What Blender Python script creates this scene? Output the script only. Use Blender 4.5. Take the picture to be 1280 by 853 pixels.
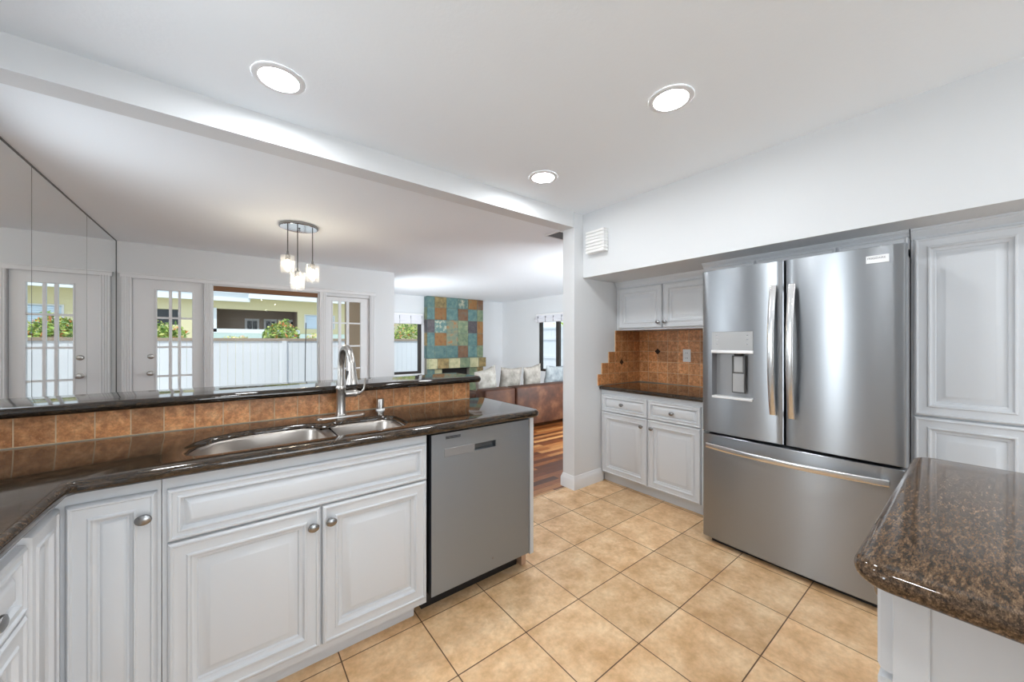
import bpy, bmesh, math, random
from mathutils import Vector, Matrix, noise

# ------------------------------------------------------------------ clear
for o in list(bpy.data.objects):
    bpy.data.objects.remove(o, do_unlink=True)
scene = bpy.context.scene
COL = scene.collection
random.seed(7)
R = math.radians

# ------------------------------------------------------------------ camera
cam_d = bpy.data.cameras.new('camera')
cam = bpy.data.objects.new('camera', cam_d)
COL.objects.link(cam)
cam_d.sensor_width = 36.0
cam_d.lens = 456.0 / 1280.0 * 36.0
cam_d.shift_y = 1.0 / 1280.0
cam_d.clip_start = 0.02
cam.location = (0, 0, 1.3)
cam.rotation_euler = (R(90), 0, -R(37.7))
scene.camera = cam

# ------------------------------------------------------------------ colour management
scene.view_settings.view_transform = 'Standard'
scene.view_settings.look = 'None'
scene.view_settings.gamma = 1.0
scene.view_settings.use_curve_mapping = False
scene.view_settings.exposure = 0.57
scene.cycles.diffuse_bounces = 8
scene.cycles.max_bounces = 16

# ------------------------------------------------------------------ sky, sun, added fill lights, lamp strengths
SKY = 0.95
SUN = 1.5
CAN = 106.0
BULB = 85.0
FILL = [  # added fill lights outside unseen, invented wall openings: location, rotation, size x, size y, watts
    ('fill_living', (6.60, 3.7, 1.05), (0, R(86), R(-25)), 1.9, 1.85, 8.0),
    ('fill_middle', (4.15, 2.02, 1.15), (R(80), 0, R(-30)), 1.05, 1.4, 115.0),
    ('fill_dining', (-1.32, 2.85, 1.15), (0, R(-84), R(25)), 1.5, 0.7, 14.0),
    ('fill_side', (1.96, 6.8, 1.2), (0, R(-88), 0), 1.2, 0.8, 44.0),
    ('fill_kitchen', (-1.30, 1.21, 1.5), (0, R(-92), 0), 0.9, 0.36, 14.0),
    ('fill_back', (0.9, -3.1, 1.25), (R(108), 0, 0), 1.75, 1.8, 40.0),
]
w = bpy.data.worlds.new('sky')
scene.world = w
w.use_nodes = True
nt = w.node_tree
nt.nodes.clear()
wo = nt.nodes.new('ShaderNodeOutputWorld')
bg = nt.nodes.new('ShaderNodeBackground')
tc = nt.nodes.new('ShaderNodeTexCoord')
sx = nt.nodes.new('ShaderNodeSeparateXYZ')
rp = nt.nodes.new('ShaderNodeValToRGB')
rp.color_ramp.elements[0].position = 0.0
rp.color_ramp.elements[0].color = (0.86, 0.93, 1.0, 1)
rp.color_ramp.elements[1].position = 0.9
rp.color_ramp.elements[1].color = (0.62, 0.79, 1.0, 1)
nt.links.new(tc.outputs['Generated'], sx.inputs[0])
nt.links.new(sx.outputs['Z'], rp.inputs[0])
nt.links.new(rp.outputs[0], bg.inputs['Color'])
bg.inputs['Strength'].default_value = SKY
nt.links.new(bg.outputs[0], wo.inputs['Surface'])
sd = bpy.data.lights.new('sun', 'SUN')
sd.energy = SUN
sd.angle = R(1.0)
sd.color = (1.0, 0.96, 0.88)
so = bpy.data.objects.new('sun', sd)
so.rotation_euler = Vector((-0.36, -0.50, 0.80)).to_track_quat('Z', 'Y').to_euler()
COL.objects.link(so)
for nm, loc, rot, sxx, syy, e in FILL:
    d = bpy.data.lights.new(nm, 'AREA')
    d.shape = 'RECTANGLE'
    d.size, d.size_y = sxx, syy
    d.energy = e
    d.color = (0.88, 0.95, 1.0)
    o = bpy.data.objects.new(nm, d)
    o.location = loc
    o.rotation_euler = rot
    COL.objects.link(o)

# ------------------------------------------------------------------ material helpers
def srgb(r, g, b):
    f = lambda c: (c / 255 / 12.92) if c / 255 <= 0.04045 else ((c / 255 + 0.055) / 1.055) ** 2.4
    return (f(r), f(g), f(b), 1.0)

class NT:
    """small node-tree writer"""
    def __init__(self, name):
        self.m = bpy.data.materials.new(name)
        self.m.use_nodes = True
        self.t = self.m.node_tree
        self.t.nodes.clear()
        self.out = self.n('ShaderNodeOutputMaterial')
    def n(self, kind, **kw):
        nd = self.t.nodes.new(kind)
        for k, v in kw.items():
            setattr(nd, k, v)
        return nd
    def l(self, a, b):
        self.t.links.new(a, b)
    def co(self, scale=(1, 1, 1), loc=(0, 0, 0), rot=(0, 0, 0)):
        tcn = self.n('ShaderNodeTexCoord')
        mp = self.n('ShaderNodeMapping')
        mp.inputs['Scale'].default_value = scale
        mp.inputs['Location'].default_value = loc
        mp.inputs['Rotation'].default_value = rot
        self.l(tcn.outputs['Object'], mp.inputs['Vector'])
        return mp.outputs[0]
    def noise(self, vec, scale, detail=4, rough=0.55):
        nd = self.n('ShaderNodeTexNoise')
        nd.inputs['Scale'].default_value = scale
        nd.inputs['Detail'].default_value = detail
        nd.inputs['Roughness'].default_value = rough
        self.l(vec, nd.inputs['Vector'])
        return nd.outputs['Fac']
    def ramp(self, fac, stops, interp='LINEAR'):
        nd = self.n('ShaderNodeValToRGB')
        cr = nd.color_ramp
        cr.interpolation = interp
        while len(cr.elements) < len(stops):
            cr.elements.new(0.5)
        for e, (p, c) in zip(cr.elements, stops):
            e.position = p
            e.color = c
        self.l(fac, nd.inputs[0])
        return nd.outputs[0]
    def mix(self, fac, a, b, mode='MIX'):
        nd = self.n('ShaderNodeMix', data_type='RGBA', blend_type=mode)
        for sock, v in ((nd.inputs[0], fac), (nd.inputs[6], a), (nd.inputs[7], b)):
            if hasattr(v, 'is_linked'):
                self.l(v, sock)
            else:
                sock.default_value = v
        return nd.outputs[2]
    def math(self, op, a, b=0.0):
        nd = self.n('ShaderNodeMath', operation=op)
        for sock, v in ((nd.inputs[0], a), (nd.inputs[1], b)):
            if hasattr(v, 'is_linked'):
                self.l(v, sock)
            else:
                sock.default_value = v
        return nd.outputs[0]
    def island(self):
        return self.n('ShaderNodeNewGeometry').outputs['Random Per Island']
    def bump(self, h, strength=0.3, dist=0.002):
        nd = self.n('ShaderNodeBump')
        nd.inputs['Strength'].default_value = strength
        nd.inputs['Distance'].default_value = dist
        self.l(h, nd.inputs['Height'])
        return nd.outputs[0]
    def bsdf(self, color, rough=0.5, metal=0.0, normal=None, **kw):
        p = self.n('ShaderNodeBsdfPrincipled')
        for key, v in [('Base Color', color), ('Roughness', rough), ('Metallic', metal)] + list(kw.items()):
            if hasattr(v, 'is_linked'):
                self.l(v, p.inputs[key])
            else:
                p.inputs[key].default_value = v
        if normal is not None:
            self.l(normal, p.inputs['Normal'])
        self.l(p.outputs[0], self.out.inputs['Surface'])
        self.p = p
        return self.m

def plain(name, color, rough=0.5, metal=0.0, grain=0.0, gscale=40, **kw):
    t = NT(name)
    nrm = None
    if grain:
        nrm = t.bump(t.noise(t.co(), gscale, 4), grain, 0.003)
    return t.bsdf(color, rough, metal, nrm, **kw)

def emit(name, color, strength):
    t = NT(name)
    e = t.n('ShaderNodeEmission')
    e.inputs[0].default_value = color
    e.inputs[1].default_value = strength
    t.l(e.outputs[0], t.out.inputs['Surface'])
    return t.m

M = {}
M['wall'] = plain('wall_paint', (0.675, 0.69, 0.703, 1), 0.6, grain=0.12, gscale=120)
M['ceil'] = plain('ceiling_paint', (0.85, 0.90, 0.945, 1), 0.75, grain=0.25, gscale=60)
M['trim'] = plain('trim_paint', (0.74, 0.75, 0.765, 1), 0.4)
M['cab'] = plain('cabinet_lacquer', (0.60, 0.62, 0.645, 1), 0.36)
M['fence'] = plain('fence_paint', (0.80, 0.81, 0.84, 1), 0.7, grain=0.2, gscale=15)
M['cap'] = plain('fence_cap_paint', srgb(168, 150, 132), 0.7)
M['brownwood'] = plain('dark_wood', srgb(122, 84, 52), 0.6)
M['bronze'] = plain('bronze_aluminium', srgb(42, 36, 32), 0.45)
M['black'] = plain('black_plastic', (0.012, 0.012, 0.013, 1), 0.45)
M['white_pl'] = plain('white_plastic', (0.82, 0.82, 0.81, 1), 0.35)
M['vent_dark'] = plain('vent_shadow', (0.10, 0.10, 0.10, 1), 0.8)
M['chrome'] = plain('brushed_nickel', (0.50, 0.48, 0.455, 1), 0.30, 1.0)
M['pewter'] = plain('dark_pewter', (0.30, 0.30, 0.30, 1), 0.27, 1.0)
M['polish'] = plain('polished_chrome', (0.80, 0.80, 0.80, 1), 0.08, 1.0)
M['cord'] = plain('dark_cord', (0.05, 0.05, 0.05, 1), 0.5)
M['mirror'] = plain('mirror_silver', (0.93, 0.94, 0.935, 1), 0.0, 1.0)
M['mirror_edge'] = plain('mirror_edge', (0.08, 0.09, 0.09, 1), 0.4)
M['grout'] = plain('tile_grout', srgb(205, 178, 145), 0.85)
M['slategrout'] = plain('slate_grout', srgb(120, 118, 108), 0.9)
M['tandark'] = plain('tan_siding', srgb(165, 140, 112), 0.8, grain=0.3)
M['barewood'] = plain('bare_wood', srgb(198, 165, 140), 0.7)
M['ground'] = plain('patio_concrete', (0.55, 0.55, 0.54, 1), 0.9, grain=0.3)
M['canlight'] = emit('can_light_lens', (0.93, 0.97, 1.0, 1), CAN)
M['bulb'] = emit('filament_bulb', (1.0, 0.87, 0.66, 1), BULB)
M['stucco'] = plain('cream_stucco', srgb(224, 215, 176), 0.9, grain=0.3)
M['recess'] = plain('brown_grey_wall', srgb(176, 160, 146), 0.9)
M['fascia'] = plain('white_fascia', (0.80, 0.84, 0.88, 1), 0.7)
M['paleguard'] = plain('pale_green_board', srgb(196, 214, 208), 0.8)
M['paleroof'] = plain('pale_roof_tile', (0.75, 0.74, 0.72, 1), 0.8)
M['darkglass'] = plain('dark_window_glass', (0.03, 0.035, 0.04, 1), 0.08)
M['blueglass'] = plain('pale_window_blind', srgb(196, 216, 235), 0.3)
M['stem'] = plain('bark', srgb(90, 70, 50), 0.9)
M['insetblack'] = plain('dark_inset_stone', (0.02, 0.015, 0.013, 1), 0.15)
M['firebox'] = plain('firebox_black', (0.012, 0.011, 0.010, 1), 0.9)  # even near-black for the back of the fireplace opening
M['white_fabric'] = plain('white_blind_fabric', (0.72, 0.72, 0.76, 1), 0.9)
M['badge'] = plain('badge_plate', (0.80, 0.80, 0.80, 1), 0.3, 0.3)
M['ink'] = plain('badge_ink', (0.06, 0.06, 0.07, 1), 0.5)

def glass_mat(name, tint=(0.97, 0.99, 0.985, 1), refl=0.06):
    t = NT(name)
    tr = t.n('ShaderNodeBsdfTransparent')
    tr.inputs[0].default_value = tint
    gl = t.n('ShaderNodeBsdfGlossy')
    gl.inputs['Roughness'].default_value = 0.0
    lw = t.n('ShaderNodeFresnel')
    lw.inputs['IOR'].default_value = 1.10
    ms = t.n('ShaderNodeMixShader')
    t.l(lw.outputs[0], ms.inputs[0])
    t.l(tr.outputs[0], ms.inputs[1])
    t.l(gl.outputs[0], ms.inputs[2])
    t.l(ms.outputs[0], t.out.inputs['Surface'])
    return t.m
M['glass'] = glass_mat('window_glass')

def shade_mat():
    t = NT('seeded_glass')
    tr = t.n('ShaderNodeBsdfTransparent')
    tl = t.n('ShaderNodeBsdfTranslucent')
    tl.inputs[0].default_value = (0.95, 0.95, 0.95, 1)
    df = t.n('ShaderNodeBsdfGlossy')
    df.inputs['Roughness'].default_value = 0.15
    m1 = t.n('ShaderNodeMixShader')
    m1.inputs[0].default_value = 0.02
    t.l(tr.outputs[0], m1.inputs[1])
    t.l(tl.outputs[0], m1.inputs[2])
    m2 = t.n('ShaderNodeMixShader')
    m2.inputs[0].default_value = 0.12
    t.l(m1.outputs[0], m2.inputs[1])
    t.l(df.outputs[0], m2.inputs[2])
    t.l(m2.outputs[0], t.out.inputs['Surface'])
    return t.m
M['shade'] = shade_mat()

def granite(name, k, fleck, mask=0.7, spec=0.62, fine=1.0):
    t = NT(name)
    rot = (0, 0, R(33))
    a = t.noise(t.co((0.45, 2.0, 2.0), rot=rot), 62 * fine, 8, 0.75)
    b = t.noise(t.co((0.5, 1.7, 1.7), loc=(3, 1, 2), rot=rot), 130 * fine, 6, 0.75)
    big = t.noise(t.co((0.7, 1.5, 1.5), loc=(9, 4, 1), rot=rot), 9, 5, 0.6)
    base = t.ramp(a, [(0.34, (0.007, 0.006, 0.005, 1)), (0.46, (0.024 * k, 0.015 * k, 0.009 * k, 1)),
                      (0.56, (0.060 * k, 0.036 * k, 0.020 * k, 1)), (0.68, (0.13 * k, 0.085 * k, 0.05 * k, 1))])
    fl = t.ramp(b, [(0.56, (0, 0, 0, 1)), (0.70, (1, 1, 1, 1))])
    c = t.mix(t.math('MULTIPLY', fl, fleck), base, (0.17 * k, 0.115 * k, 0.07 * k, 1))
    bm_ = t.ramp(big, [(0.35, (0.75, 0.75, 0.75, 1)), (0.6, (0, 0, 0, 1))])
    c = t.mix(t.math('MULTIPLY', bm_, mask), c, (0.010, 0.009, 0.008, 1))
    m = t.bsdf(c, 0.06)
    t.p.inputs['Specular IOR Level'].default_value = spec
    return m
M['granite'] = granite('brown_black_granite', 1.0, 0.6)
M['granite_tan'] = granite('island_brown_granite', 2.1, 0.7, 0.2, 0.36, 1.5)
M['granite_dark'] = granite('black_granite', 0.55, 0.5)

def travertine(name, c0, c1, c2):
    t = NT(name)
    v = t.co()
    a = t.noise(v, 28, 6, 0.65)
    b = t.noise(t.co(loc=(5, 2, 8)), 140, 5, 0.7)
    base = t.ramp(a, [(0.30, c0), (0.5, c1), (0.72, c2)])
    isl = t.ramp(t.island(), [(0, (0.74, 0.72, 0.70, 1)), (1, (1.16, 1.12, 1.08, 1))])
    c = t.mix(1.0, base, isl, 'MULTIPLY')
    pit = t.ramp(b, [(0.62, (0, 0, 0, 1)), (0.74, (1, 1, 1, 1))])
    blot = t.ramp(t.noise(t.co(loc=(1, 7, 3)), 60, 6, 0.7), [(0.40, (0.70, 0.66, 0.62, 1)), (0.62, (1.12, 1.12, 1.12, 1))])
    c = t.mix(1.0, c, blot, 'MULTIPLY')
    c = t.mix(t.math('MULTIPLY', pit, 0.5), c, srgb(236, 200, 162))
    return t.bsdf(c, 0.42, normal=t.bump(a, 0.25, 0.002))
M['trav'] = travertine('orange_travertine', srgb(172, 112, 66), srgb(206, 144, 92), srgb(230, 176, 126))

def floor_tile():
    t = NT('beige_floor_tile')
    v = t.co(loc=(-1.7369 + 0.3446 * 20, -1.5956 + 0.3435 * 20, 0), scale=(1, 1, 1))
    br = t.n('ShaderNodeTexBrick')
    br.offset = 0.0
    br.squash = 1.0
    for k2, val in (('Scale', 1.0), ('Mortar Size', 0.0026), ('Mortar Smooth', 0.15), ('Bias', 0.0),
                    ('Brick Width', 0.3446), ('Row Height', 0.3435)):
        br.inputs[k2].default_value = val
    br.inputs['Color1'].default_value = (0.90, 0.90, 0.90, 1)
    br.inputs['Color2'].default_value = (1.08, 1.06, 1.04, 1)
    br.inputs['Mortar'].default_value = (1, 1, 1, 1)
    t.l(v, br.inputs['Vector'])
    a = t.noise(t.co(), 7, 7, 0.62)
    b = t.noise(t.co(loc=(4, 4, 4)), 40, 5, 0.65)
    base = t.ramp(a, [(0.30, srgb(198, 156, 110)), (0.48, srgb(220, 182, 138)), (0.66, srgb(236, 206, 166))])
    fine = t.ramp(b, [(0.35, (0.90, 0.88, 0.86, 1)), (0.6, (1.05, 1.05, 1.05, 1))])
    c = t.mix(1.0, base, fine, 'MULTIPLY')
    c = t.mix(1.0, c, br.outputs['Color'], 'MULTIPLY')
    c = t.mix(br.outputs['Fac'], c, srgb(104, 76, 50))
    h = t.math('SUBTRACT', 1.0, br.outputs['Fac'])
    return t.bsdf(c, 0.38, normal=t.bump(h, 0.6, 0.003))
M['floortile'] = floor_tile()

def wood_floor():
    t = NT('acacia_planks')
    v = t.co()
    br = t.n('ShaderNodeTexBrick')
    br.offset = 0.37
    for k2, val in (('Scale', 1.0), ('Mortar Size', 0.0012), ('Mortar Smooth', 0.1), ('Bias', 0.0),
                    ('Brick Width', 0.62), ('Row Height', 0.075)):
        br.inputs[k2].default_value = val
    br.inputs['Color1'].default_value = (0, 0, 0, 1)
    br.inputs['Color2'].default_value = (1, 1, 1, 1)
    br.inputs['Mortar'].default_value = (0, 0, 0, 1)
    t.l(v, br.inputs['Vector'])
    g = t.noise(t.co((2.0, 30, 1)), 3, 6, 0.6)
    base = t.ramp(br.outputs['Color'], [(0.0, srgb(74, 38, 16)), (0.35, srgb(118, 64, 28)), (0.65, srgb(154, 94, 46)), (1.0, srgb(194, 144, 90))])
    gr = t.ramp(g, [(0.3, (0.6, 0.55, 0.5, 1)), (0.65, (1.1, 1.1, 1.1, 1))])
    c = t.mix(1.0, base, gr, 'MULTIPLY')
    return t.bsdf(c, 0.3)
M['woodfloor'] = wood_floor()

def steel(name, col, rough=0.27, aniso=0.75, rot=0.25, grain=0.0):
    t = NT(name)
    tg = t.n('ShaderNodeTangent', direction_type='RADIAL', axis='Z')
    m = t.bsdf(col, rough, 1.0)
    t.p.inputs['Anisotropic'].default_value = aniso
    t.p.inputs['Anisotropic Rotation'].default_value = rot
    t.l(tg.outputs[0], t.p.inputs['Tangent'])
    return m
M['steel'] = steel('brushed_stainless', (0.335, 0.352, 0.372, 1), 0.30, 0.9, 0.25)
M['steel_dw'] = steel('satin_stainless', (0.335, 0.37, 0.41, 1), 0.42, 0.85, 0.25)
M['steel_lt'] = plain('light_stainless', (0.72, 0.72, 0.72, 1), 0.22, 1.0)
M['steel_dk'] = plain('grey_plastic_metal', (0.30, 0.30, 0.305, 1), 0.42, 0.6)
M['panelgrey'] = plain('silver_panel_plastic', (0.36, 0.36, 0.36, 1), 0.35, 0.3)
M['pocket'] = plain('dark_grey_plastic', (0.07, 0.07, 0.07, 1), 0.4)
M['sinksteel'] = plain('sink_stainless', (0.44, 0.40, 0.365, 1), 0.34, 1.0, grain=0.02, gscale=200)
M['fridgeside'] = plain('fridge_side_grey', (0.30, 0.30, 0.31, 1), 0.5, 0.2)

def leather():
    t = NT('brown_leather')
    a = t.noise(t.co(), 5, 6, 0.6)
    c = t.ramp(a, [(0.3, srgb(44, 22, 11)), (0.5, srgb(66, 35, 18)), (0.7, srgb(94, 60, 38))])
    return t.bsdf(c, 0.58, normal=t.bump(t.noise(t.co(), 160, 3), 0.15, 0.002), **{'Specular IOR Level': 0.3})
M['leather'] = leather()

def fabric(name, c0, c1):
    t = NT(name)
    a = t.noise(t.co(), 9, 5, 0.6)
    c = t.ramp(a, [(0.35, c0), (0.65, c1)])
    return t.bsdf(c, 0.85, normal=t.bump(a, 0.5, 0.02))
M['pil_cream'] = fabric('cream_pillow_fabric', srgb(132, 128, 120), srgb(174, 170, 162))
M['pil_grey'] = fabric('grey_pillow_fabric', srgb(108, 103, 95), srgb(148, 142, 134))
M['pil_blue'] = fabric('blue_grey_pillow_fabric', srgb(96, 102, 106), srgb(136, 141, 142))

def slate(name, c0, c1, c2):
    t = NT(name)
    a = t.noise(t.co(), 9, 6, 0.65)
    c = t.ramp(a, [(0.3, c0), (0.5, c1), (0.72, c2)])
    isl = t.ramp(t.island(), [(0, (0.8, 0.8, 0.8, 1)), (1, (1.15, 1.15, 1.15, 1))])
    c = t.mix(1.0, c, isl, 'MULTIPLY')
    return t.bsdf(c, 0.5, normal=t.bump(a, 0.4, 0.006))
SL = {
    't': slate('teal_slate', srgb(62, 92, 94), srgb(84, 116, 114), srgb(112, 134, 122)),
    'g': slate('green_slate', srgb(84, 104, 84), srgb(112, 128, 100), srgb(146, 150, 116)),
    'o': slate('olive_slate', srgb(92, 82, 52), srgb(134, 116, 74), srgb(168, 146, 98)),
    'r': slate('rust_slate', srgb(108, 72, 38), srgb(148, 102, 54), srgb(116, 112, 78)),
    'd': slate('red_brown_slate', srgb(88, 62, 46), srgb(114, 82, 58), srgb(98, 94, 80)),
    'p': slate('purple_slate', srgb(60, 54, 58), srgb(84, 78, 82), srgb(98, 92, 90)),
    'c': slate('cream_teal_slate', srgb(70, 104, 108), srgb(96, 124, 118), srgb(216, 206, 176)),
    'm': slate('teal_rust_slate', srgb(84, 112, 108), srgb(124, 130, 106), srgb(164, 102, 50)),
    'y': slate('pale_green_slate', srgb(136, 138, 104), srgb(170, 168, 132), srgb(196, 186, 146)),
}

def leafmat(name, stops):
    t = NT(name)
    c = t.ramp(t.island(), stops, 'CONSTANT')
    m = t.bsdf(c, 0.6)
    return m
M['leaf'] = leafmat('shrub_leaves', [(0, srgb(104, 134, 62)), (0.3, srgb(146, 170, 76)), (0.55, srgb(186, 200, 104)), (0.78, srgb(206, 208, 120)), (0.9, srgb(226, 140, 84))])
M['leaf_pale'] = leafmat('pale_shrub_leaves', [(0, srgb(170, 180, 92)), (0.3, srgb(206, 204, 128)), (0.55, srgb(232, 222, 160)), (0.8, srgb(240, 196, 170))])
M['leaf_lime'] = leafmat('lime_leaves', [(0, srgb(120, 160, 40)), (0.3, srgb(160, 196, 60)), (0.6, srgb(196, 216, 96)), (0.85, srgb(220, 232, 140))])

# ------------------------------------------------------------------ mesh helpers
class MB:
    def __init__(self):
        self.bm = bmesh.new()
        self.mats = None
    def box(self, x0, x1, y0, y1, z0, z1, bev=0.0, seg=2, mi=0):
        m = Matrix.Translation(((x0 + x1) / 2, (y0 + y1) / 2, (z0 + z1) / 2)) @ Matrix.Diagonal((abs(x1 - x0), abs(y1 - y0), abs(z1 - z0), 1))
        g = bmesh.ops.create_cube(self.bm, size=1.0, matrix=m)
        vs = g['verts']
        fs = set(f for v in vs for f in v.link_faces)
        for f in fs:
            f.material_index = mi
        if bev > 0:
            es = list(set(e for v in vs for e in v.link_edges))
            bmesh.ops.bevel(self.bm, geom=es, offset=bev, segments=seg, profile=0.5, affect='EDGES', clamp_overlap=True)
        return self
    def face(self, pts, mi=0):
        f = self.bm.faces.new([self.bm.verts.new(p) for p in pts])
        f.material_index = mi
        return f
    def loops(self, loops, cap0=False, cap1=False, closed=True):
        vl = [[self.bm.verts.new(p) for p in lp] for lp in loops]
        for a, b in zip(vl[:-1], vl[1:]):
            n = len(a)
            for i in range(n if closed else n - 1):
                j = (i + 1) % n
                self.bm.faces.new((a[i], a[j], b[j], b[i]))
        if cap0:
            self.bm.faces.new(list(reversed(vl[0])))
        if cap1:
            self.bm.faces.new(vl[-1])
        return self
    def lathe(self, prof, origin, axis='Z', seg=24, sx=1.0, sy=1.0):
        """prof: (radius, height) pairs from bottom to top"""
        ax = {'Z': (Vector((1, 0, 0)), Vector((0, 1, 0)), Vector((0, 0, 1))),
              '-Z': (Vector((0, 1, 0)), Vector((1, 0, 0)), Vector((0, 0, -1))),
              'X': (Vector((0, 1, 0)), Vector((0, 0, 1)), Vector((1, 0, 0))),
              '-X': (Vector((0, 0, 1)), Vector((0, 1, 0)), Vector((-1, 0, 0))),
              'Y': (Vector((0, 0, 1)), Vector((1, 0, 0)), Vector((0, 1, 0))),
              '-Y': (Vector((1, 0, 0)), Vector((0, 0, 1)), Vector((0, -1, 0)))}[axis]
        o = Vector(origin)
        lps = []
        for r, h in prof:
            r = max(r, 1e-5)
            lps.append([o + ax[0] * (r * sx * math.cos(2 * math.pi * i / seg)) + ax[1] * (r * sy * math.sin(2 * math.pi * i / seg)) + ax[2] * h for i in range(seg)])
        return self.loops(lps, True, True)
    def tube(self, pts, rad, seg=12, flat=1.0, up=(0, 0, 1)):
        pts = [Vector(p) for p in pts]
        n = len(pts)
        rr = rad if isinstance(rad, (list, tuple)) else [rad] * n
        lps = []
        ref = Vector(up)
        for i, p in enumerate(pts):
            t = (pts[min(i + 1, n - 1)] - pts[max(i - 1, 0)]).normalized()
            a = t.cross(ref)
            if a.length < 1e-4:
                a = t.cross(Vector((1, 0, 0)))
            a.normalize()
            b = a.cross(t).normalized()
            ref = b
            lps.append([p + a * (rr[i] * math.cos(2 * math.pi * k / seg)) + b * (rr[i] * flat * math.sin(2 * math.pi * k / seg)) for k in range(seg)])
        return self.loops(lps, True, True)
    def prism(self, poly, axis, a0, a1):
        """poly in the two other axes (cyclic order), extruded along axis"""
        def P(p, a):
            return {'X': (a, p[0], p[1]), 'Y': (p[0], a, p[1]), 'Z': (p[0], p[1], a)}[axis]
        return self.loops([[P(p, a0) for p in poly], [P(p, a1) for p in poly]], True, True)
    def raised(self, org, u, n, wd, ht, prof, back=0.0):
        """door with nested profile; org = lower left corner in the back plane, u right, n outward"""
        o, u, n, v = Vector(org), Vector(u), Vector(n), Vector((0, 0, 1))
        def lp(i, d):
            d = max(0.021 + (d - 0.021) * 1.5, 0.0035) if d > 0 else d
            return [o + u * a + v * b + n * d for a, b in ((i, i), (wd - i, i), (wd - i, ht - i), (i, ht - i))]
        return self.loops([lp(0, back)] + [lp(i, d) for i, d in prof], True, True)
    def build(self, name, mat, parent=None, smooth=True, angle=32, origin=None):
        bm = self.bm
        bmesh.ops.remove_doubles(bm, verts=[v for v in bm.verts], dist=1e-7)
        bmesh.ops.recalc_face_normals(bm, faces=bm.faces[:])
        me = bpy.data.meshes.new(name)
        off = Vector(origin) if origin is not None else (wloc(parent) if parent is not None else None)
        if off is None:
            zs = [v.co for v in bm.verts]
            lo = Vector((min(p.x for p in zs), min(p.y for p in zs), min(p.z for p in zs)))
            hi = Vector((max(p.x for p in zs), max(p.y for p in zs), max(p.z for p in zs)))
            off = Vector(((lo.x + hi.x) / 2, (lo.y + hi.y) / 2, lo.z))
        bmesh.ops.translate(bm, verts=bm.verts[:], vec=-off)
        bm.to_mesh(me)
        bm.free()
        if smooth:
            me.polygons.foreach_set('use_smooth', [True] * len(me.polygons))
            me.set_sharp_from_angle(angle=R(angle))
        for mm in (mat if isinstance(mat, (list, tuple)) else [mat]):
            me.materials.append(mm)
        ob = bpy.data.objects.new(name, me)
        COL.objects.link(ob)
        if parent is not None:
            ob.parent = parent
            ob.location = off - wloc(parent)
        else:
            ob.location = off
        return ob

def wloc(o):
    l = Vector(o.location)
    p = o.parent
    while p is not None:
        l = l + Vector(p.location)
        p = p.parent
    return l

def thing(name, label, cat, loc, group=None):
    o = bpy.data.objects.new(name, None)
    o.empty_display_size = 0.1
    COL.objects.link(o)
    o.location = loc
    o['label'] = label
    o['category'] = cat
    if group:
        o['group'] = group
    return o

def tag(o, label, cat, group=None):
    o['label'] = label
    o['category'] = cat
    if group:
        o['group'] = group
    return o

def struct(o, label=None, cat=None):
    o['kind'] = 'structure'
    if label:
        o['label'] = label
    if cat:
        o['category'] = cat
    return o

def dup(root, loc, label=None, group=None):
    r = root.copy()
    COL.objects.link(r)
    r.location = loc
    if label:
        r['label'] = label
    if group:
        r['group'] = group
    for ch in list(root.children):
        c = ch.copy()
        COL.objects.link(c)
        c.parent = r
        for g in list(ch.children):
            d = g.copy()
            COL.objects.link(d)
            d.parent = c
    return r

def slab_with_edge(name, outline, holes, ztop, thick, bev, mat, parent=None):
    """polished stone slab: 2D curve, rounded edge, converted to one mesh"""
    cu = bpy.data.curves.new(name, 'CURVE')
    cu.dimensions = '2D'
    cu.fill_mode = 'BOTH'
    cu.bevel_depth = bev
    cu.bevel_resolution = 5
    cu.extrude = max(thick / 2 - bev, 0.0001)
    cu.offset = -bev
    for poly in [outline] + holes:
        sp = cu.splines.new('POLY')
        sp.points.add(len(poly) - 1)
        for p, q in zip(sp.points, poly):
            p.co = (q[0], q[1], 0, 1)
        sp.use_cyclic_u = True
    tmp = bpy.data.objects.new(name, cu)
    COL.objects.link(tmp)
    dg = bpy.context.evaluated_depsgraph_get()
    me = bpy.data.meshes.new_from_object(tmp.evaluated_get(dg))
    bpy.data.objects.remove(tmp, do_unlink=True)
    me.name = name
    mb = MB()
    mb.bm.from_mesh(me)
    bmesh.ops.translate(mb.bm, verts=mb.bm.verts[:], vec=(0, 0, ztop - thick / 2))
    bmesh.ops.remove_doubles(mb.bm, verts=mb.bm.verts[:], dist=1e-5)
    return mb.build(name, mat, parent, angle=40)

def arc(cx_, cy_, r, a0, a1, n=8):
    return [(cx_ + r * math.cos(R(a0 + (a1 - a0) * i / n)), cy_ + r * math.sin(R(a0 + (a1 - a0) * i / n))) for i in range(n + 1)]

def rrect(x0, x1, y0, y1, r, n=7):
    return arc(x1 - r, y0 + r, r, -90, 0, n) + arc(x1 - r, y1 - r, r, 0, 90, n) + arc(x0 + r, y1 - r, r, 90, 180, n) + arc(x0 + r, y0 + r, r, 180, 270, n)

def wall_openings(mb, axis, c0, c1, a0, a1, z0, z1, ops):
    """wall slab c0..c1 thick along axis from a0 to a1 with openings (a, b, zb, zt)"""
    def bx(a, b, zb, zt):
        if b - a > 1e-4 and zt - zb > 1e-4:
            if axis == 'X':
                mb.box(a, b, c0, c1, zb, zt)
            else:
                mb.box(c0, c1, a, b, zb, zt)
    cur = a0
    for a, b, zb, zt in sorted(ops):
        bx(cur, a, z0, z1)
        bx(a, b, z0, zb)
        bx(a, b, zt, z1)
        cur = b
    bx(cur, a1, z0, z1)
    return mb

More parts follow.
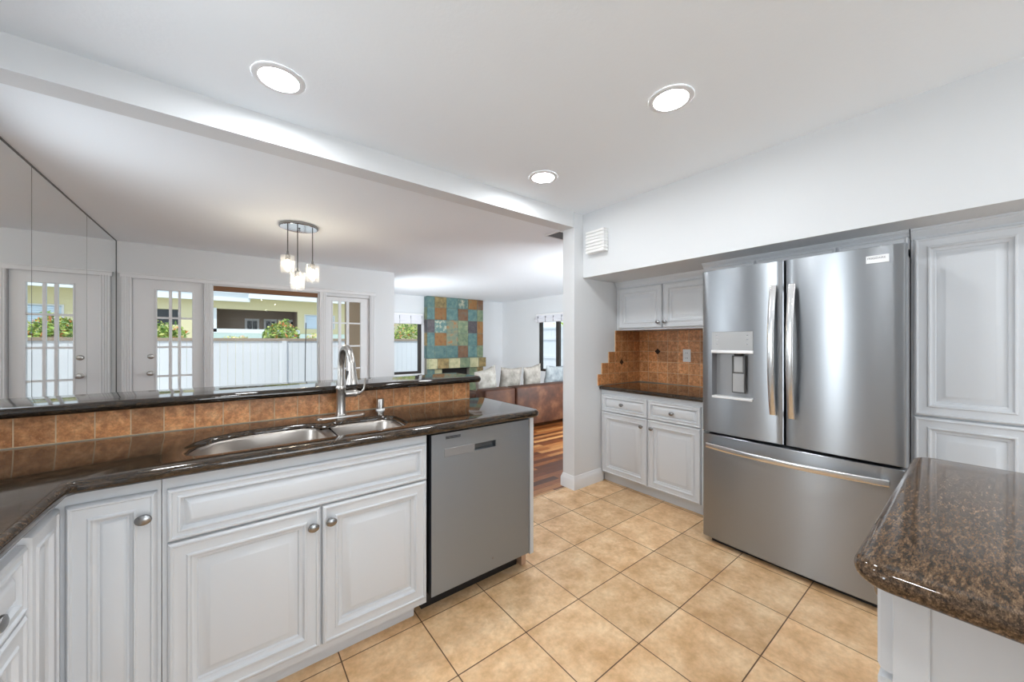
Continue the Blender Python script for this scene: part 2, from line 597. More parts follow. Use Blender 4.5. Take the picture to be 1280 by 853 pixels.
# ================================================================== STRUCTURE
H = 2.44
struct(MB().box(-1.2, 3.5, -2.9, 2.295, -0.12, 0).build('floor', M['floortile'], origin=(0, 0, 0)), 'beige square floor tile of the kitchen', 'floor')
struct(MB().box(-1.2, 6.5, 2.295, 8.75, -0.12, -0.001).build('floor_wood', M['woodfloor'], origin=(0, 0, 0)), 'mixed brown wood plank floor of the living room', 'floor')
struct(MB().box(-1.2, 6.6, -2.95, 8.8, H, H + 0.12).build('ceiling', M['ceil'], origin=(0, 0, 0)), 'white ceiling', 'ceiling')
struct(MB().box(-1.02, 2.39, 2.205, 2.335, 2.305, H).build('beam', M['wall']), 'white beam between kitchen and dining ceiling', 'beam')
struct(MB().box(2.505, 3.5, -2.9, 2.2, 1.872, H).build('soffit', M['wall']), 'white soffit over refrigerator and cabinets', 'soffit')
# walls round the kitchen
mb = MB()
wall_openings(mb, 'Y', -1.17, -1.02, -2.9, 6.1, 0, H, [(1.01, 1.41, 1.08, 2.0), (2.48, 3.22, 0.40, 2.1)])  # both openings are unseen and invented to admit added light
struct(mb.build('wall_left', M['wall']), 'white wall behind the mirror', 'wall')
mb = MB()
wall_openings(mb, 'X', -3.0, -2.85, -1.17, 3.5, 0, H, [(0.0, 1.8, 0.4, 2.3)])  # opening added out of view for the rear fill light
struct(mb.build('wall_back', M['wall']), 'white rear kitchen wall with an opening added for light', 'wall')
struct(MB().box(3.38, 3.5, -2.85, 2.2, 0, H).build('wall_right', M['wall']), 'white wall behind the refrigerator', 'wall')
mb = MB()
wall_openings(mb, 'X', 2.2, 2.335, 2.39, 6.45, 0, H, [(3.56, 4.85, 0.4, 2.1)])  # hidden opening invented for the fill light behind this wall
struct(mb.build('wall_middle', M['wall']), 'white stub wall between kitchen and living room', 'wall')
# dining wall with french doors and picture window
D1 = (-0.889, -0.258, 0.0, 2.045)
W1 = (-0.185, 1.036, 0.06, 2.013)
D2 = (1.132, 1.754, 0.0, 1.985)
mb = MB()
wall_openings(mb, 'X', 5.97, 6.10, -1.17, 2.15, 0, H, [D1, W1, D2])
struct(mb.build('wall_dining', M['wall']), 'white dining wall with french doors and picture window', 'wall')
struct(wall_openings(MB(), 'Y', 2.06, 2.15, 6.1, 8.6, 0, H, [(6.35, 7.25, 0.55, 1.85)]).build('wall_west', M['wall']), 'white living room wall behind the dining wall', 'wall')  # unseen opening added so a fill light reaches the living room
struct(wall_openings(MB(), 'Y', 2.03, 2.06, 6.1, 8.75, -0.1, H, [(6.35, 7.25, 0.55, 1.85)]).build('wall_exterior', M['tandark']), 'tan outside siding seen through the right french door', 'wall')  # siding cut to match the opening added for light
W2 = (2.55, 3.79, 0.51, 1.99)
mb = MB()
wall_openings(mb, 'X', 8.6, 8.72, 2.06, 6.45, 0, H, [W2])
struct(mb.build('wall_far', M['wall']), 'white living room wall beside the slate fireplace', 'wall')
W3 = (4.9, 7.02, 0.55, 1.99)
W4 = (2.75, 4.65, 0.06, 2.1)  # W4 is a hidden, invented opening for the living room fill light
mb = MB()
wall_openings(mb, 'Y', 6.3, 6.45, 2.335, 8.6, 0, H, [W3, W4])
struct(mb.build('wall_living', M['wall']), 'white living room wall behind the sofa', 'wall')
# pony wall carrying the raised bar
struct(MB().box(-1.02, 1.30, 2.165, 2.30, 0, 1.03).build('wall_bar', M['wall']), 'half wall carrying the raised granite bar', 'wall')

# baseboards
bb = [(0, 0), (0.016, 0), (0.016, 0.075), (0.012, 0.09), (0.006, 0.105), (0.004, 0.115), (0, 0.118)]
def baseboard(name, path):
    """path: (x, y, nx, ny) with outward normals (already mitred)"""
    mb = MB()
    mb.loops([[(x + nx * d, y + ny * d, z) for d, z in bb] for x, y, nx, ny in path], True, True)
    return struct(mb.build(name, M['trim']), None)
o = baseboard('baseboard_stub', [(2.775, 2.2, 0, -1), (2.39, 2.2, -1, -1), (2.39, 2.335, -1, 1), (3.2, 2.335, 0, 1)])
o['label'] = 'white moulded baseboard wrapping the stub wall end'
baseboard('baseboard_living', [(6.3, 8.6, -1, -1), (6.3, 4.7, -1, 0)])

# casings of the dining wall: fluted uprights and a head
mb = MB()
for a, b, zt in ((-0.972, -0.889, 2.045), (-0.258, -0.185, 2.03), (1.036, 1.132, 2.03), (1.754, 1.832, 2.03)):
    mb.box(a, b, 5.945, 5.97, 0, zt)
    n = 4
    for k in range(n):
        c = a + (b - a) * (k + 0.5) / n
        mb.box(c - 0.006, c + 0.006, 5.938, 5.946, 0, zt, 0.002, 1)
mb.box(-0.985, 1.845, 5.94, 5.97, 2.03, 2.075, 0.004, 1)
mb.box(-0.992, 1.852, 5.93, 5.97, 2.072, 2.085, 0.003, 1)
struct(mb.build('trim_1', M['trim']), 'white fluted casing round french doors and picture window', 'trim')

def french_door(name, label, x0, x1, zt, gx0, gx1, bars, hardware):
    root = MB()
    y0, y1 = 5.995, 6.035
    rows = [0.22, 0.54, 0.89, 1.236, 1.586, 1.916]
    root.box(x0, gx0, y0, y1, 0.012, zt)
    root.box(gx1, x1, y0, y1, 0.012, zt)
    root.box(gx0, gx1, y0, y1, 0.012, rows[0])
    root.box(gx0, gx1, y0, y1, rows[-1], zt)
    for z in rows[1:-1]:
        root.box(gx0, gx1, y0 + 0.002, y1 - 0.002, z - 0.011, z + 0.011)
    for a, b in bars:
        root.box(a, b, y0 + 0.001, y1 - 0.001, rows[0], rows[-1])
    # glazing bead round the lights
    for a, b, c, d in ((gx0 - 0.014, gx0, rows[0], rows[-1]), (gx1, gx1 + 0.014, rows[0], rows[-1]),
                       (gx0 - 0.014, gx1 + 0.014, rows[-1], rows[-1] + 0.014), (gx0 - 0.014, gx1 + 0.014, rows[0] - 0.014, rows[0])):
        root.box(a, b, y0 - 0.008, y0 + 0.002, c, d, 0.002, 1)
    d = struct(root.build(name, M['trim']), label, 'door')
    xs = [gx0] + [q for ab in bars for q in ab] + [gx1]
    for i in range(0, len(xs), 2):
        MB().box(xs[i], xs[i + 1], 6.014, 6.018, rows[0], rows[-1]).build('pane', M['glass'], d)
    if hardware:
        MB().lathe([(0.03, 0), (0.03, 0.006), (0.022, 0.014), (0.012, 0.016), (0.012, 0.02), (0.006, 0.024)], (hardware[0], y0, 1.127), '-Y').build('deadbolt', M['chrome'], d)
        MB().lathe([(0.031, 0), (0.031, 0.006), (0.013, 0.010), (0.012, 0.035), (0.026, 0.045), (0.029, 0.06), (0.022, 0.072), (0.004, 0.076)], (hardware[0], y0, 0.93), '-Y').build('door_knob', M['chrome'], d)
    return d
french_door('door_1', 'left white french door with small glass panes', -0.885, -0.262, 2.04, -0.687, -0.371, [(-0.582, -0.556), (-0.50, -0.476)], (-0.738,))
french_door('door_2', 'right white french door with small glass panes behind the faucet', 1.136, 1.75, 1.98, 1.225, 1.625, [(1.305, 1.343), (1.42, 1.455)], None)

# picture window
mb = MB()
for a, b, c, d in ((-0.185, -0.168, 0.06, 2.013), (1.019, 1.036, 0.06, 2.013), (-0.168, 1.019, 0.06, 0.10)):
    mb.box(a, b, 5.985, 6.06, c, d)
wn = struct(mb.build('window_1', M['trim']), 'large picture window of the dining wall', 'window')
MB().box(-0.168, 1.019, 6.02, 6.026, 0.10, 1.955).build('pane', M['glass'], wn)
ob = MB().box(-0.185, 1.036, 5.99, 6.08, 1.955, 2.013, 0.003, 1).build('window_head', M['brownwood'], wn)
ob['label'] = 'brown wooden head of the picture window'

# living room window beside the fireplace
def bronze_window(name, label, axis, c, a0, a1, z0, z1, mulls, fr=0.075):
    mb = MB()
    def bx(a, b, zb, zt, d0=0.02, d1=0.09):
        if axis == 'X':
            mb.box(a, b, c + d0, c + d1, zb, zt)
        else:
            mb.box(c + d0, c + d1, a, b, zb, zt)
    bx(a0, a0 + fr, z0, z1)
    bx(a1 - fr, a1, z0, z1)
    bx(a0 + fr, a1 - fr, z0, z0 + 0.06)
    bx(a0 + fr, a1 - fr, z1 - 0.06, z1)
    for a, b in mulls:
        bx(a, b, z0 + 0.06, z1 - 0.06)
    wd = struct(mb.build(name, M['bronze']), label, 'window')
    p = MB()
    if axis == 'X':
        p.box(a0 + fr, a1 - fr, c + 0.05, c + 0.055, z0 + 0.06, z1 - 0.06)
    else:
        p.box(c + 0.05, c + 0.055, a0 + fr, a1 - fr, z0 + 0.06, z1 - 0.06)
    p.build('pane', M['glass'], wd)
    return wd
bronze_window('window_2', 'dark framed window left of the slate fireplace', 'X', 8.6, *W2, [(2.95, 2.99)])
bronze_window('window_3', 'dark framed window behind the sofa pillows', 'Y', 6.3, *W3, [(6.31, 6.415), (5.6, 5.68)])
# sill and plain white casing on the fireplace wall window
struct(MB().box(2.5, 3.84, 8.575, 8.6, 0.47, 0.51, 0.003, 1).build('trim_2', M['trim']), 'white sill under the window left of the fireplace', 'trim')

# mirror wall: three panels with dark seams
mgroup = 'mirror panels on the left wall'
for (a, b, lb) in ((3.30, 3.752, 'mirror panel at the left edge of the photo above the bar'),
                   (3.757, 4.901, 'middle tall mirror panel reflecting the glass panes of the french door'),
                   (4.905, 5.965, 'narrow looking mirror panel touching the dining wall corner')):
    MBm = MB().box(-1.0195, -1.012, a, b, 0.01, 2.432)
    pm = tag(MBm.build('mirror_panel', M['mirror']), lb, 'mirror', mgroup)
mb = MB()
mb.box(-1.019, -1.008, 3.30, 5.968, 2.431, 2.4395)
mb.box(-1.019, -1.0115, 3.752, 3.757, 0.01, 2.431)
mb.box(-1.019, -1.0115, 4.901, 4.905, 0.01, 2.431)
mb.box(-1.019, -1.008, 5.962, 5.969, 0.01, 2.431)
struct(mb.build('trim_3', M['mirror_edge']), 'thin dark edging of the mirror panels', 'trim')

# ================================================================== CABINETRY
PROF = [(0.0, 0.011), (0.003, 0.018), (0.009, 0.021), (0.014, 0.021), (0.017, 0.018), (0.024, 0.017), (0.046, 0.0185), (0.050, 0.021), (0.055, 0.021),
        (0.060, 0.015), (0.066, 0.013), (0.072, 0.013), (0.076, 0.0085), (0.080, 0.008), (0.104, 0.019), (0.108, 0.0195)]
PROF_DRAWER = [(0.0, 0.012), (0.002, 0.018), (0.007, 0.021), (0.011, 0.021), (0.014, 0.0175), (0.024, 0.0175), (0.028, 0.020), (0.032, 0.020),
               (0.036, 0.012), (0.040, 0.0085), (0.058, 0.0185), (0.061, 0.019)]
PROF_NARROW = [(0.0, 0.012), (0.003, 0.018), (0.008, 0.021), (0.012, 0.021), (0.015, 0.018), (0.042, 0.0185), (0.046, 0.021), (0.050, 0.021),
               (0.053, 0.015), (0.058, 0.013), (0.062, 0.0095), (0.066, 0.009), (0.072, 0.014), (0.074, 0.0145)]
def knob(parent, pos, axis, s=1.0):
    pr = [(0.009, 0), (0.009, 0.002), (0.0055, 0.005), (0.005, 0.013), (0.010, 0.018), (0.0165, 0.021), (0.0175, 0.025), (0.016, 0.029), (0.010, 0.032), (0.002, 0.033)]
    sxy = (1.15, 0.92) if axis in ('-Y', 'Y', 'X') else (0.92, 1.15)
    m = MB().lathe([(r * s, h * s) for r, h in pr], pos, axis, 20, *sxy)
    # little ridge across the face of the knob
    return m.build('knob', M['pewter'], parent)

def carcass(mb, x0, x1, y0, y1, z0, z1, front, t=0.018):
    """open box of panels with a solid face panel on side front ('-Y','+X','-X','+Y')"""
    if front in ('-Y', '+Y'):
        mb.box(x0, x0 + t, y0, y1, z0, z1)
        mb.box(x1 - t, x1, y0, y1, z0, z1)
        mb.box(x0 + t, x1 - t, y0, y1, z0, z0 + t)
        f = (y0, y0 + t) if front == '-Y' else (y1 - t, y1)
        bk = (y1 - t, y1) if front == '-Y' else (y0, y0 + t)
        mb.box(x0 + t, x1 - t, f[0], f[1], z0 + t, z1)
        mb.box(x0 + t, x1 - t, bk[0], bk[1], z0 + t, z1)
    else:
        mb.box(x0, x1, y0, y0 + t, z0, z1)
        mb.box(x0, x1, y1 - t, y1, z0, z1)
        mb.box(x0, x1, y0 + t, y1 - t, z0, z0 + t)
        f = (x0, x0 + t) if front == '-X' else (x1 - t, x1)
        bk = (x1 - t, x1) if front == '-X' else (x0, x0 + t)
        mb.box(f[0], f[1], y0 + t, y1 - t, z0 + t, z1)
        mb.box(bk[0], bk[1], y0 + t, y1 - t, z0 + t, z1)
    return mb

TOP = 0.874   # underside of the granite on the sink side
FY = 1.59     # face frame plane of the sink run (doors stand 2 cm proud)
# --- sink cabinet
c = thing('sink_cabinet', 'white double-door cabinet with a wide false drawer under the sink', 'cabinet', (0.28, 1.85, 0))
carcass(MB(), -0.170, 0.724, FY, 2.15, 0.085, TOP, '-Y').build('body', M['cab'], c)
MB().box(-0.170, 0.690, 1.655, 1.675, 0.0, 0.085).build('toe_kick', M['cab'], c)
MB().raised((-0.158, FY, 0.665), (1, 0, 0), (0, -1, 0), 0.877, 0.167, PROF_DRAWER).build('drawer_front', M['cab'], c)
d = MB().raised((-0.158, FY, 0.118), (1, 0, 0), (0, -1, 0), 0.436, 0.543, PROF).build('door', M['cab'], c)
knob(d, (0.250, 1.571, 0.596), '-Y')
d = MB().raised((0.283, FY, 0.118), (1, 0, 0), (0, -1, 0), 0.436, 0.543, PROF).build('door', M['cab'], c)
knob(d, (0.312, 1.571, 0.600), '-Y')
# --- corner cabinet
c = thing('corner_cabinet', 'white corner cabinet with two narrow tall doors meeting at the inner corner', 'cabinet', (-0.7, 1.85, 0))
mb = MB()
mb.box(-0.397, -0.172, FY, FY + 0.018, 0.085, TOP)
mb.box(-0.415, -0.397, 1.386, FY + 0.018, 0.085, TOP)
mb.box(-1.0, -0.172, 2.132, 2.15, 0.085, TOP)
mb.box(-1.0, -0.982, 1.386, 2.132, 0.085, TOP)
mb.box(-0.982, -0.423, 1.386, 1.404, 0.085, TOP)
mb.box(-0.982, -0.172, 1.62, 2.13, 0.085, 0.103)
mb.build('body', M['cab'], c)
mb = MB()
mb.box(-0.47, -0.172, 1.655, 1.675, 0, 0.085)
mb.box(-0.49, -0.47, 1.386, 1.675, 0, 0.085)
mb.build('toe_kick', M['cab'], c)
d = MB().raised((-0.368, FY, 0.10), (1, 0, 0), (0, -1, 0), 0.188, 0.735, PROF_NARROW).build('door', M['cab'], c)
knob(d, (-0.207, 1.571, 0.763), '-Y', 1.0)
MB().raised((-0.397, 1.392, 0.10), (0, 1, 0), (1, 0, 0), 0.194, 0.735, PROF_NARROW).build('door', M['cab'], c)
# --- left drawer cabinet
c = thing('drawer_cabinet', 'white drawer cabinet at the left edge of the photo', 'cabinet', (-0.7, 0.95, 0))
carcass(MB(), -1.0, -0.397, 0.55, 1.384, 0.085, TOP, '+X').build('body', M['cab'], c)
MB().box(-0.49, -0.47, 0.55, 1.384, 0, 0.085).build('toe_kick', M['cab'], c)
for ya in (0.958, 0.560):
    wd_ = 0.424 if ya > 0.9 else 0.392
    d = MB().raised((-0.397, ya, 0.663), (0, 1, 0), (1, 0, 0), wd_, 0.158, PROF_DRAWER).build('drawer', M['cab'], c)
    knob(d, (-0.378, ya + wd_ / 2, 0.750), 'X')
    d = MB().raised((-0.397, ya, 0.108), (0, 1, 0), (1, 0, 0), wd_, 0.551, PROF).build('door', M['cab'], c)
    knob(d, (-0.378, ya + 0.045, 0.590), 'X')
# --- dishwasher
c = thing('dishwasher', 'stainless steel dishwasher at the end of the sink run', 'dishwasher', (1.035, 1.8, 0))
MB().box(0.745, 1.325, 1.60, 2.14, 0.10, 0.866).build('tub', M['black'], c)
MB().box(0.735, 1.325, 1.672, 1.72, 0.0, 0.10).build('toe_shade', M['black'], c)  # black panel standing in for the shadow under the dishwasher
def ring_plate(mb, x0, x1, z0, z1, hx0, hx1, hz0, hz1, y0, y1, depth):
    """slab in XZ from y0 (front) to y1 with a pocket hx,hz sunk by depth"""
    X = [x0, hx0, hx1, x1]
    Z = [z0, hz0, hz1, z1]
    vs = {(i, j): mb.bm.verts.new((X[i], y0, Z[j])) for i in range(4) for j in range(4)}
    for i in range(3):
        for j in range(3):
            if i == 1 and j == 1:
                continue
            mb.bm.faces.new((vs[i, j], vs[i + 1, j], vs[i + 1, j + 1], vs[i, j + 1]))
    ic = [vs[1, 1], vs[2, 1], vs[2, 2], vs[1, 2]]
    ib = [mb.bm.verts.new((v.co.x, y0 + depth, v.co.z)) for v in ic]
    for k in range(4):
        mb.bm.faces.new((ic[k], ic[(k + 1) % 4], ib[(k + 1) % 4], ib[k]))
    mb.bm.faces.new(ib)
    oc = [vs[0, 0], vs[1, 0], vs[2, 0], vs[3, 0], vs[3, 1], vs[3, 2], vs[3, 3], vs[2, 3], vs[1, 3], vs[0, 3], vs[0, 2], vs[0, 1]]
    obk = [mb.bm.verts.new((v.co.x, y1, v.co.z)) for v in oc]
    for k in range(12):
        mb.bm.faces.new((oc[k], oc[(k + 1) % 12], obk[(k + 1) % 12], obk[k]))
    mb.bm.faces.new(obk)
    return mb
d = ring_plate(MB(), 0.739, 1.330, 0.112, 0.864, 0.974, 1.102, 0.752, 0.786, 1.567, 1.60, 0.030).build('door', M['steel_dw'], c)
mb = MB()
mb.box(0.806, 0.972, 1.5655, 1.5675, 0.750, 0.790, 0.0008, 1)
mb.build('handle_band', M['steel_dk'], d)
MB().box(1.104, 1.252, 1.5662, 1.5675, 0.758, 0.790, 0.0006, 1).build('control_strip', M['steel_dw'], d)
MB().box(0.976, 1.100, 1.592, 1.598, 0.754, 0.784).build('pocket_handle', M['pocket'], d)
mb = MB()
for k in range(3):
    mb.box(0.812, 0.892, 1.5658, 1.568, 0.836 + 0.0045 * k, 0.8385 + 0.0045 * k)
mb.build('vent_slot', M['black'], d)
MB().lathe([(0.006, 0), (0.006, 0.001), (0.005, 0.0016)], (1.085, 1.567, 0.172), '-Y', 12).build('logo_mark', M['steel_dk'], d)
# --- end panel of the sink run
c = thing('end_panel', 'thin white end panel right of the dishwasher', 'panel', (1.36, 1.85, 0))
MB().box(1.345, 1.372, 1.573, 2.15, 0.095, TOP, 0.002, 1).build('side_panel', M['cab'], c)
o = MB().box(1.336, 1.372, 1.64, 2.15, 0.0, 0.095, 0.002, 1).build('foot', M['barewood'], c)
o['label'] = 'bare wood foot of the end panel'

# --- L-shaped sink counter with cut-out
CE = 1.537   # front edge
XR = 1.405
left_bowl = [(-0.045, 1.634), (0.275, 1.634)] + arc(0.300, 1.664, 0.030, -90, 0, 5) + [(0.331, 1.78), (0.331, 1.885)] + \
    [(0.327, 1.905), (0.317, 1.922), (0.300, 1.936), (0.275, 1.946), (0.20, 1.955), (0.10, 1.954), (0.02, 1.938), (-0.05, 1.902), (-0.095, 1.846), (-0.119, 1.78), (-0.122, 1.71), (-0.110, 1.667), (-0.085, 1.643)]
right_bowl = [(0.425, 1.638), (0.590, 1.640)] + arc(0.606, 1.70, 0.059, -85, 0, 6) + [(0.666, 1.82)] + arc(0.586, 1.846, 0.08, 0, 90, 7) + \
    [(0.47, 1.928), (0.42, 1.924)] + arc(0.405, 1.890, 0.032, 95, 180, 4) + [(0.371, 1.78)] + arc(0.401, 1.668, 0.030, 180, 270, 5)
hole = [p for p in left_bowl if p[1] < 1.70 and -0.05 <= p[0] <= 0.28] + [(0.351, 1.637)] + [(0.425, 1.638), (0.590, 1.640)] + arc(0.606, 1.70, 0.059, -85, 0, 6) + \
    [(0.666, 1.82)] + arc(0.586, 1.846, 0.08, 0, 90, 7) + [(0.47, 1.928), (0.42, 1.924), (0.385, 1.905), (0.356, 1.885), (0.335, 1.900), (0.317, 1.922)] + \
    [(0.300, 1.936), (0.275, 1.946), (0.20, 1.955), (0.10, 1.954), (0.02, 1.938), (-0.05, 1.902), (-0.095, 1.846), (-0.119, 1.78), (-0.122, 1.71), (-0.110, 1.667), (-0.085, 1.643)]
YB = 2.155
outline = [(-1.01, -1.6), (-0.347, -1.6), (-0.347, CE - 0.012), (-0.335, CE)] + arc(XR - 0.05, CE + 0.05, 0.05, -90, 0, 6) + arc(XR - 0.012, YB - 0.012, 0.012, 0, 90, 3) + [(-1.01, YB)]
ctr = slab_with_edge('kitchen_countertop', outline, [hole], 0.914, 0.040, 0.018, M['granite'])
tag(ctr, 'L-shaped dark granite countertop around the double sink', 'countertop')

# --- sink (double bowl, rims just under the polished stone edge)
sk = thing('kitchen_sink', 'stainless double-bowl sink set under the granite counter', 'sink', (0.28, 1.79, 0.70))
def bowl(poly, depth, zr=0.8925):
    mb = MB()
    n_ = len(poly)
    cx_ = (min(p[0] for p in poly) + max(p[0] for p in poly)) / 2
    cy_ = (min(p[1] for p in poly) + max(p[1] for p in poly)) / 2
    hx = (max(p[0] for p in poly) - min(p[0] for p in poly)) / 2
    hy = (max(p[1] for p in poly) - min(p[1] for p in poly)) / 2
    def ring(i, z):
        return [(cx_ + (x - cx_) * (1 - i / hx), cy_ + (y - cy_) * (1 - i / hy), z) for x, y in poly]
    mb.loops([ring(0.0012, zr), ring(0.004, zr), ring(0.007, zr - 0.003), ring(0.009, zr - 0.010), ring(0.016, zr - depth + 0.045), ring(0.022, zr - depth + 0.018),
              ring(0.036, zr - depth + 0.004), ring(0.055, zr - depth), ring(min(hx, hy) * 0.75, zr - depth - 0.002)], False, True)
    return mb
bowl(left_bowl, 0.185).build('bowl', M['sinksteel'], sk)
bowl(right_bowl, 0.165).build('bowl', M['sinksteel'], sk)
MB().box(0.3325, 0.3695, 1.64, 1.882, 0.870, 0.8905, 0.004, 2).build('divider', M['sinksteel'], sk)
MB().lathe([(0.045, 0), (0.045, 0.003), (0.032, 0.004), (0.03, 0.002), (0.004, 0.002)], (0.11, 1.80, 0.7058), 'Z').build('drain', M['polish'], sk)
MB().lathe([(0.045, 0), (0.045, 0.003), (0.032, 0.004), (0.03, 0.002), (0.004, 0.002)], (0.515, 1.79, 0.7258), 'Z').build('drain', M['polish'], sk)

# --- faucet
fx, fy = 0.453, 2.030
f = thing('kitchen_faucet', 'brushed nickel gooseneck pull-down faucet behind the sink', 'faucet', (fx, fy, 0.914))
mb = MB()
pl = rrect(fx - 0.118, fx + 0.118, fy - 0.028, fy + 0.028, 0.027)
mb.loops([[(x, y, 0.914) for x, y in pl], [(x, y, 0.918) for x, y in pl],
          [(fx + (x - fx) * 0.985, fy + (y - fy) * 0.92, 0.921) for x, y in pl]], True, True)
mb.build('deck_plate', M['chrome'], f)
MB().lathe([(0.029, 0.921), (0.029, 0.926), (0.0255, 0.930), (0.0225, 0.95), (0.0225, 1.052), (0.0245, 1.057), (0.0245, 1.066), (0.021, 1.075)], (fx, fy, 0), 'Z').build('body', M['chrome'], f)
pts = [(fx, fy, 1.072), (fx, fy, 1.16)]
for k in range(0, 15):
    a = math.pi * k / 14.0 * 0.93
    pts.append((fx, fy - 0.105 + 0.105 * math.cos(a), 1.165 + 0.105 * math.sin(a)))
lastp = pts[-1]
MB().tube(pts, 0.0165, 16, up=(1, 0, 0)).build('neck', M['chrome'], f)
sp = []
rs = []
for k, (zz, rr) in enumerate([(1.200, 0.0172), (1.188, 0.0178), (1.17, 0.0185), (1.14, 0.021), (1.118, 0.0255), (1.106, 0.0285), (1.099, 0.0285), (1.097, 0.024)]):
    sp.append((fx, fy - 0.207 - (1.2 - zz) * 0.12, zz))
    rs.append(rr)
h = MB().tube(sp, rs, 20, up=(1, 0, 0)).build('spray_head', M['chrome'], f)
MB().lathe([(0.022, 0), (0.022, 0.003)], (fx, fy - 0.2193, 1.0935), 'Z').build('spray_face', M['black'], h)
MB().box(fx - 0.026, fx - 0.018, fy - 0.219, fy - 0.207, 1.125, 1.165, 0.003, 2).build('spray_button', M['black'], h)
hd = MB().lathe([(0.0165, 0.02), (0.0175, 0.026), (0.0175, 0.062), (0.0195, 0.066), (0.0195, 0.076), (0.014, 0.080), (0.012, 0.092), (0.004, 0.095)], (fx, fy, 1.030), 'X').build('handle', M['chrome'], f)
MB().tube([(fx + 0.086, fy, 1.030), (fx + 0.100, fy - 0.004, 1.034), (fx + 0.112, fy - 0.008, 1.05), (fx + 0.116, fy - 0.01, 1.075), (fx + 0.117, fy - 0.012, 1.105)],
          [0.006, 0.006, 0.0055, 0.005, 0.0055], 10, up=(0, 1, 0)).build('lever', M['chrome'], hd)
ag = thing('air_gap', 'small nickel air gap cap beside the faucet', 'air gap', (0.672, 2.085, 0.914))
MB().lathe([(0.024, 0.914), (0.024, 0.920), (0.019, 0.923)], (0.672, 2.085, 0), 'Z').build('flange', M['white_pl'], ag)
mb = MB().lathe([(0.0195, 0.923), (0.0195, 0.972), (0.018, 0.978), (0.004, 0.980)], (0.672, 2.085, 0), 'Z')
mb.build('cap', M['chrome'], ag)

# --- travertine strip under the bar and raised bar
tl = thing('tile_backsplash', 'orange travertine tile strip under the raised bar', 'backsplash', (0.14, 2.16, 0.914))
MB().box(-1.01, 1.296, 2.1506, 2.164, 0.9142, 1.029).build('grout', M['grout'], tl)
mb = MB()
x = -1.02
while x < 1.29:
    a, b = max(x + 0.0018, -1.008), min(x + 0.0995 - 0.0018, 1.296)
    mb.box(a, b, 2.150, 2.1575, 0.9175, 1.0285, 0.0006, 1)
    x += 0.0995
mb.build('tile', M['trav'], tl)
bar = [(-1.01, 2.062), (1.315, 2.062)] + arc(1.315, 2.092, 0.03, -90, 0, 4)[1:] + arc(1.315, 2.405, 0.03, 0, 90, 4) + [(-1.01, 2.435)]
tag(slab_with_edge('bar_countertop', bar, [], 1.070, 0.040, 0.019, M['granite_dark']), 'raised dark granite bar top with rounded edge on the half wall', 'countertop')

# ================================================================== RIGHT SIDE CABINETS
FX = 2.755
CT = 0.892
c = thing('base_cabinet', 'white base cabinet with two drawers left of the refrigerator', 'cabinet', (3.0, 1.72, 0))
carcass(MB(), FX, 3.36, 1.262, 2.196, 0.085, 0.853, '-X').build('body', M['cab'], c)
MB().box(2.805, 2.823, 1.262, 2.196, 0, 0.085).build('toe_kick', M['cab'], c)
d = MB().raised((FX, 2.176, 0.660), (0, -1, 0), (-1, 0, 0), 0.464, 0.158, PROF_DRAWER).build('drawer', M['cab'], c)
knob(d, (2.736, 1.950, 0.742), '-X', 0.95)
d = MB().raised((FX, 1.707, 0.660), (0, -1, 0), (-1, 0, 0), 0.433, 0.158, PROF_DRAWER).build('drawer', M['cab'], c)
knob(d, (2.736, 1.490, 0.738), '-X', 0.95)
d = MB().raised((FX, 2.176, 0.095), (0, -1, 0), (-1, 0, 0), 0.464, 0.561, PROF).build('door', M['cab'], c)
knob(d, (2.736, 1.757, 0.588), '-X', 0.95)
d = MB().raised((FX, 1.707, 0.095), (0, -1, 0), (-1, 0, 0), 0.433, 0.561, PROF).build('door', M['cab'], c)
knob(d, (2.736, 1.664, 0.588), '-X', 0.95)
bt = [(2.718, 1.25), (3.366, 1.25), (3.366, 2.187), (2.718, 2.187)]
tag(slab_with_edge('base_countertop', bt, [], CT, 0.036, 0.017, M['granite']), 'short dark granite countertop left of the refrigerator', 'countertop')

# upper cabinet
c = thing('wall_cabinet', 'white two-door wall cabinet above the short countertop', 'cabinet', (3.17, 1.72, 1.41))
carcass(MB(), 2.99, 3.375, 1.262, 2.196, 1.41, 1.868, '-X').build('body', M['cab'], c)
d = MB().raised((2.99, 2.166, 1.424), (0, -1, 0), (-1, 0, 0), 0.452, 0.385, PROF).build('door', M['cab'], c)
knob(d, (2.971, 1.742, 1.474), '-X', 0.95)
d = MB().raised((2.99, 1.708, 1.424), (0, -1, 0), (-1, 0, 0), 0.432, 0.385, PROF).build('door', M['cab'], c)
knob(d, (2.971, 1.680, 1.474), '-X', 0.95)
crown = lambda x: [(x, 1.815), (x - 0.004, 1.815), (x - 0.007, 1.822), (x - 0.007, 1.828), (x - 0.016, 1.838), (x - 0.022, 1.850), (x - 0.024, 1.852), (x - 0.024, 1.858), (x - 0.030, 1.862), (x - 0.030, 1.8715), (x, 1.8715)]
MB().prism(crown(2.99), 'Y', 1.262, 2.196).build('crown_moulding', M['cab'], c)

